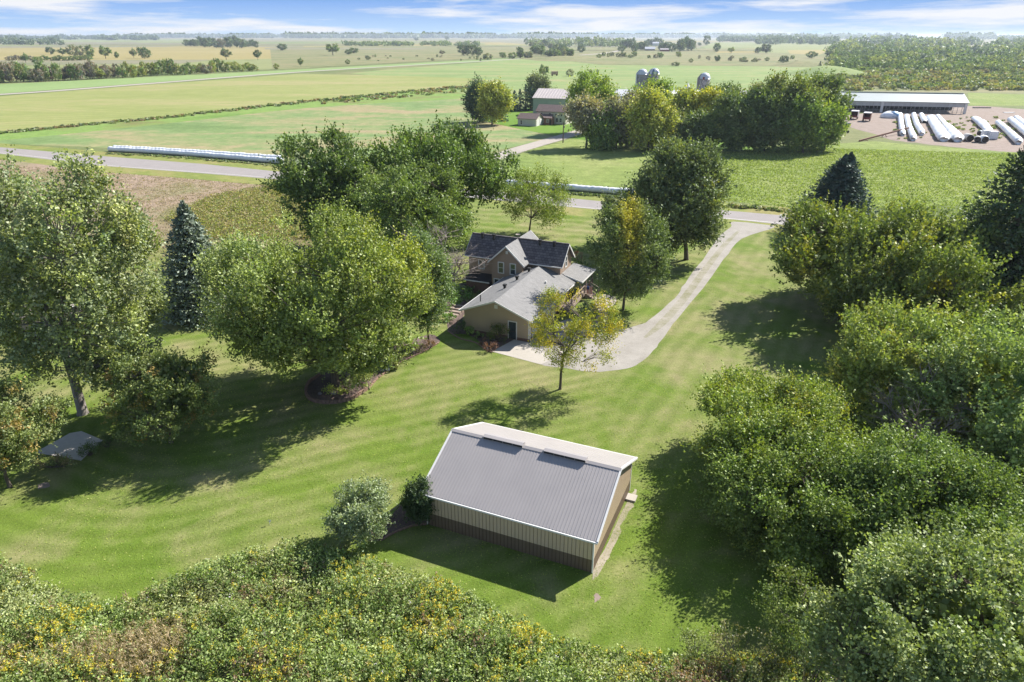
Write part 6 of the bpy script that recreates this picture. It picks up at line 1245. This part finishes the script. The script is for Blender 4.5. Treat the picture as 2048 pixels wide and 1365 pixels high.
mass('verge_weeds', 'weeds growing along the front of the white bale tubes', [(x, np.interp(x, [215, 400, 566], [308, 319, 334])+rgf.uniform(-1.5, 1.5), rgf.uniform(1.5, 4), rgf.uniform(5, 10), rgf.choice([DG, MG, SG])) for x in np.linspace(215, 566, 75)]+[(x, np.interp(x, [1010, 1300], [378, 401])+rgf.uniform(-1, 2), rgf.uniform(3, 6), rgf.uniform(8, 14), rgf.choice([DG, MG])) for x in np.linspace(1010, 1300, 50)]+[(x, np.interp(x, [1460, 1620], [414, 428])+rgf.uniform(-3, 2), rgf.uniform(3, 8), rgf.uniform(8, 16), rgf.choice([SG, MG, (.16, .15, .08)])) for x in np.linspace(1455, 1620, 40)], 'weeds', seed=11, leafn=34)
mass('yard_weeds', 'weeds between the white silage bags', band(1790, 2040, 230, 290, 1.5, 4, 150, [MG, YG, (.15, .15, .07)], (5, 10), yf=lambda x, rg: rg.choice([rg.uniform(244, 276), rg.uniform(236, 280)])), 'weeds', seed=12, leafn=26)
def prairie(name, label, n, poly, hh, seed, leaf, tints, per=9, spread=.35):
    """loose plants on the open ground: each a tuft of leaf faces"""
    rng = np.random.default_rng(seed); P = np.array([G(*p) for p in poly]); lo, hi = P.min(0), P.max(0); out = []; tn = []
    def inside(q):
        c = False; j = len(P)-1
        for i in range(len(P)):
            if (P[i][1] > q[1]) != (P[j][1] > q[1]) and q[0] < (P[j][0]-P[i][0])*(q[1]-P[i][1])/(P[j][1]-P[i][1])+P[i][0]: c = not c
            j = i
        return c
    while len(out) < n:
        q = rng.uniform(lo, hi)
        if inside(q): out.append(q)
    Q = np.array(out); h = hh*rng.uniform(.5, 1.3, n); base = np.repeat(Q, per, 0); z = np.repeat(h, per)*rng.uniform(.15, 1, n*per)
    pos = np.stack([base[:, 0]+rng.normal(0, spread, n*per), base[:, 1]+rng.normal(0, spread, n*per), z], 1); v, f = leaves(pos, leaf, rng, .2)
    T = np.array(tints)[rng.integers(len(tints), size=n)]; T = np.repeat(T, per*4, 0)*np.repeat(1+rng.normal(0, .1, (n*per, 1)), 4, 0)
    o0 = v[0].copy(); o0[2] = 0; o = link(name, np_mesh(name, v-o0, f, [WEED], np.clip(T, .01, 1))); o.location = tuple(map(float, o0)); o.color = (1, 1, 1, 1); return tag(o, label, 'weeds', kind='stuff')
prairie('prairie_weeds', 'yellow green weeds in the dry prairie behind the blue grey spruce', 3600, [(420, 395), (560, 372), (640, 400), (640, 480), (420, 480), (330, 440)], .8, 1, .3, [(.135, .15, .06), (.125, .145, .06), (.17, .145, .085), (.17, .15, .10)])
prairie('prairie_weeds', 'thin dry grass tufts in the tan prairie along the road', 9000, [(-100, 322), (560, 372), (640, 400), (640, 500), (380, 540), (-100, 600)], .2, 2, .2, [(.17, .135, .115), (.16, .13, .11), (.14, .135, .085), (.18, .145, .125)], per=7)
prairie('crop_leaves', 'leafy bean plants in the bright field beyond the road', 21000, [(1320, 384), (1330, 312), (1600, 296), (2048, 308), (2200, 330), (2200, 440), (1620, 420), (1470, 405)], .15, 3, .32, [(.13, .16, .055), (.145, .175, .065), (.11, .145, .045)], per=4, spread=.5)

# ------------------------------------------------------------------ tall weed bank in the foreground
def weed_bank():
    rng = np.random.default_rng(9)
    top = [(-260, 1040), (-60, 1075), (60, 1150), (130, 1190), (230, 1215), (330, 1180), (430, 1130), (520, 1100), (600, 1085), (690, 1105), (770, 1135), (860, 1160), (960, 1200), (1040, 1245), (1110, 1280), (1200, 1305), (1330, 1320), (1420, 1325), (1520, 1320), (1640, 1330), (1800, 1390)]
    E_ = np.array([G(*p) for p in top]); n = 15500
    xs = rng.uniform(E_[0, 0], 17, n); ye = np.interp(xs, E_[:, 0], E_[:, 1]); dpt = rng.random(n)**.9; ys = ye-dpt*(ye-20.5)
    keep = (ys < ye)&(ys > 20); xs, ys, ye = xs[keep], ys[keep], ye[keep]; n = len(xs)
    def nz2(x, y, s, sd):
        r = np.random.default_rng(sd); out = 0
        for o in range(4):
            a, b, c, d = r.uniform(-1, 1, 4); ph = r.uniform(0, 6, 2); k = s*(1.7**o); out = out+np.sin(k*(x*a+y*b)+ph[0])*np.cos(k*(x*c+y*d)+ph[1])/(1.3**o)
        return out
    hN = nz2(xs, ys, .55, 1); edge_ = np.clip((ye-ys)/2.2, 0, 1); h = (1.15+.5*hN+rng.normal(0, .22, n))*(.42+.58*edge_); h = np.clip(h, .2, 2.5)
    sp = nz2(xs, ys, .45, 2)+rng.normal(0, .5, n); dry = nz2(xs, ys, .35, 3)*.7-.45+np.clip((-15-xs)*.25, 0, 1.0)*np.exp(-((ys-28)/2.2)**2)*1.1+rng.normal(0, .4, n)
    cols = np.array([(.15, .185, .07), (.185, .21, .105), (.115, .15, .055), (.185, .19, .10), (.22, .235, .13)]); pal = cols[np.clip(((sp+2)/4*5).astype(int), 0, 4)]
    straw = dry > 1.05; pal[straw] = np.array([.2, .165, .115]); brown = (dry < -1.45); pal[brown] = np.array([.14, .11, .085])
    gold = (nz2(xs, ys, .5, 4)+np.where(ys < 30, .35, 0)+rng.normal(0, .6, n)) > 1.2; gold &= ~straw
    V = []; T = []
    def emit(idx, per, zf0, zf1, size, sprd, tint, up, asp=.62, dirz=None):
        m = len(idx); pi = np.repeat(idx, per); t = rng.uniform(zf0, zf1, m*per)
        lean = lean_all[pi]; pos = np.stack([xs[pi]+lean[:, 0]*t**2+rng.normal(0, 1, m*per)*sprd*(1.15-.55*t), ys[pi]+lean[:, 1]*t**2+rng.normal(0, 1, m*per)*sprd*(1.15-.55*t), h[pi]*t], 1)
        dr = None if dirz is None else np.stack([rng.normal(0, .5, m*per), rng.normal(0, .5, m*per), np.full(m*per, dirz)], 1)
        v, f = leaves(pos, size, rng, up, asp, dr); V.append(v); tt = tint[pi] if tint.ndim == 2 else np.tile(tint, (m*per, 1)); T.append(np.repeat(np.clip(tt*(1+rng.normal(0, .16, (m*per, 1))), .01, 1), 4, 0))
    lean_all = rng.normal(0, .14, (n, 2)); A_ = np.arange(n); norm = A_[~straw]
    emit(norm, 19, .1, 1.0, .165, .19, pal*np.array([.90, .97, .95]), .45); emit(A_[straw], 26, .1, 1.0, .30, .15, pal, .1, .14, 1.6); emit(A_[brown], 10, .75, 1.08, .12, .1, np.array([.16, .10, .07]), .2, .4, 1.0)
    emit(A_[gold], 12, .86, 1.1, .10, .11, np.array([.32, .27, .035]), .6, .5); emit(A_[gold][::3], 8, .8, 1.05, .10, .12, np.array([.27, .22, .06]), .6, .5)
    wf = rng.choice(norm, 500, False); emit(wf, 4, .9, 1.05, .07, .08, np.array([.45, .42, .5]), .9)
    # upright shoots that stand out of the bank
    tall = rng.choice(norm, 1500, False); emit(tall, 12, .85, 1.28, .13, .05, np.array([.17, .19, .09]), .2, .4, 1.2)
    # creeping litter under the plants
    V = np.concatenate(V); T = np.concatenate(T); o0 = np.array([-5, 30, 0]); o = link('tall_weeds', np_mesh('tall_weeds', V-o0, np.arange(len(V)).reshape(-1, 4), [WEED], T)); o.location = tuple(map(float, o0)); o.color = (1, 1, 1, 1)
    tag(o, 'dense bank of tall weeds with yellow goldenrod along the bottom of the picture', 'weeds', kind='stuff')
    P = [tuple(p) for p in E_]+[(60, -160), (-120, -160)]
    sheet('weed_ground', [(p[0], p[1]-.4) for p in P], gravel('weed_soil', [(.3, (.05, .05, .022)), (.7, (.13, .13, .055))], 2), .022, 1, world=True)
weed_bank()
shrub('scrub_bush', 'dark twiggy bush in the lower right weeds, left of the bottom maple', 1480, 1345, 150, 2.0, (.075, .085, .04), 401, leaf=.11, n=2400, tints=[((1.6, 1.3, 1.4), .3)])
shrub('scrub_bush', 'dark scrubby bush at the bottom edge under the largest maple', 1610, 1400, 190, 2.0, (.06, .08, .035), 402, leaf=.11, n=2800)
shrub('scrub_bush', 'dark green bush at the bottom edge left of the twiggy bush', 1330, 1420, 150, 1.6, (.065, .09, .035), 403, leaf=.11, n=2200)
shrub('scrub_bush', 'low bush at the edge of the mown grass under the drooping maple branch', 1390, 1320, 90, 1.2, (.10, .12, .05), 404, leaf=.1, n=1300)
# mown grass blades and clover give the near lawn its nap
def lawn_nap():
    rng = np.random.default_rng(21); n = 42000; x = rng.uniform(-34, 22, n); y = rng.uniform(27, 62, n)
    pos = np.stack([x, y, np.full(n, .035)], 1); v, f = leaves(pos, .10, rng, .6, .35); t = np.array([[.14, .21, .03], [.17, .22, .05], [.22, .22, .09], [.10, .17, .02]])[rng.integers(4, size=n)]
    o = link('grass', np_mesh('grass', v-np.array([0, 45, 0]), f, [WEED], np.repeat(t, 4, 0))); o.location = (0, 45, 0); o.color = (1, 1, 1, 1); tag(o, 'short mown grass on the lawn around the steel shed', 'grass', kind='stuff')
lawn_nap()

# ------------------------------------------------------------------ air
def haze():
    m, nt = newmat('haze_air'); v = N(nt, 'ShaderNodeVolumePrincipled'); v.inputs['Color'].default_value = (.72, .82, .95, 1); v.inputs['Density'].default_value = HAZE_D; v.inputs['Anisotropy'].default_value = 0.3
    o = N(nt, 'ShaderNodeOutputMaterial'); nt.links.new(v.outputs[0], o.inputs['Volume']); mb = MB(); mb.box(-12000, 12000, -100, 16000, -1, 44); ob = mb.build('haze', m); tag(ob, kind='stuff')
HAZE_D = 0.00008
haze()
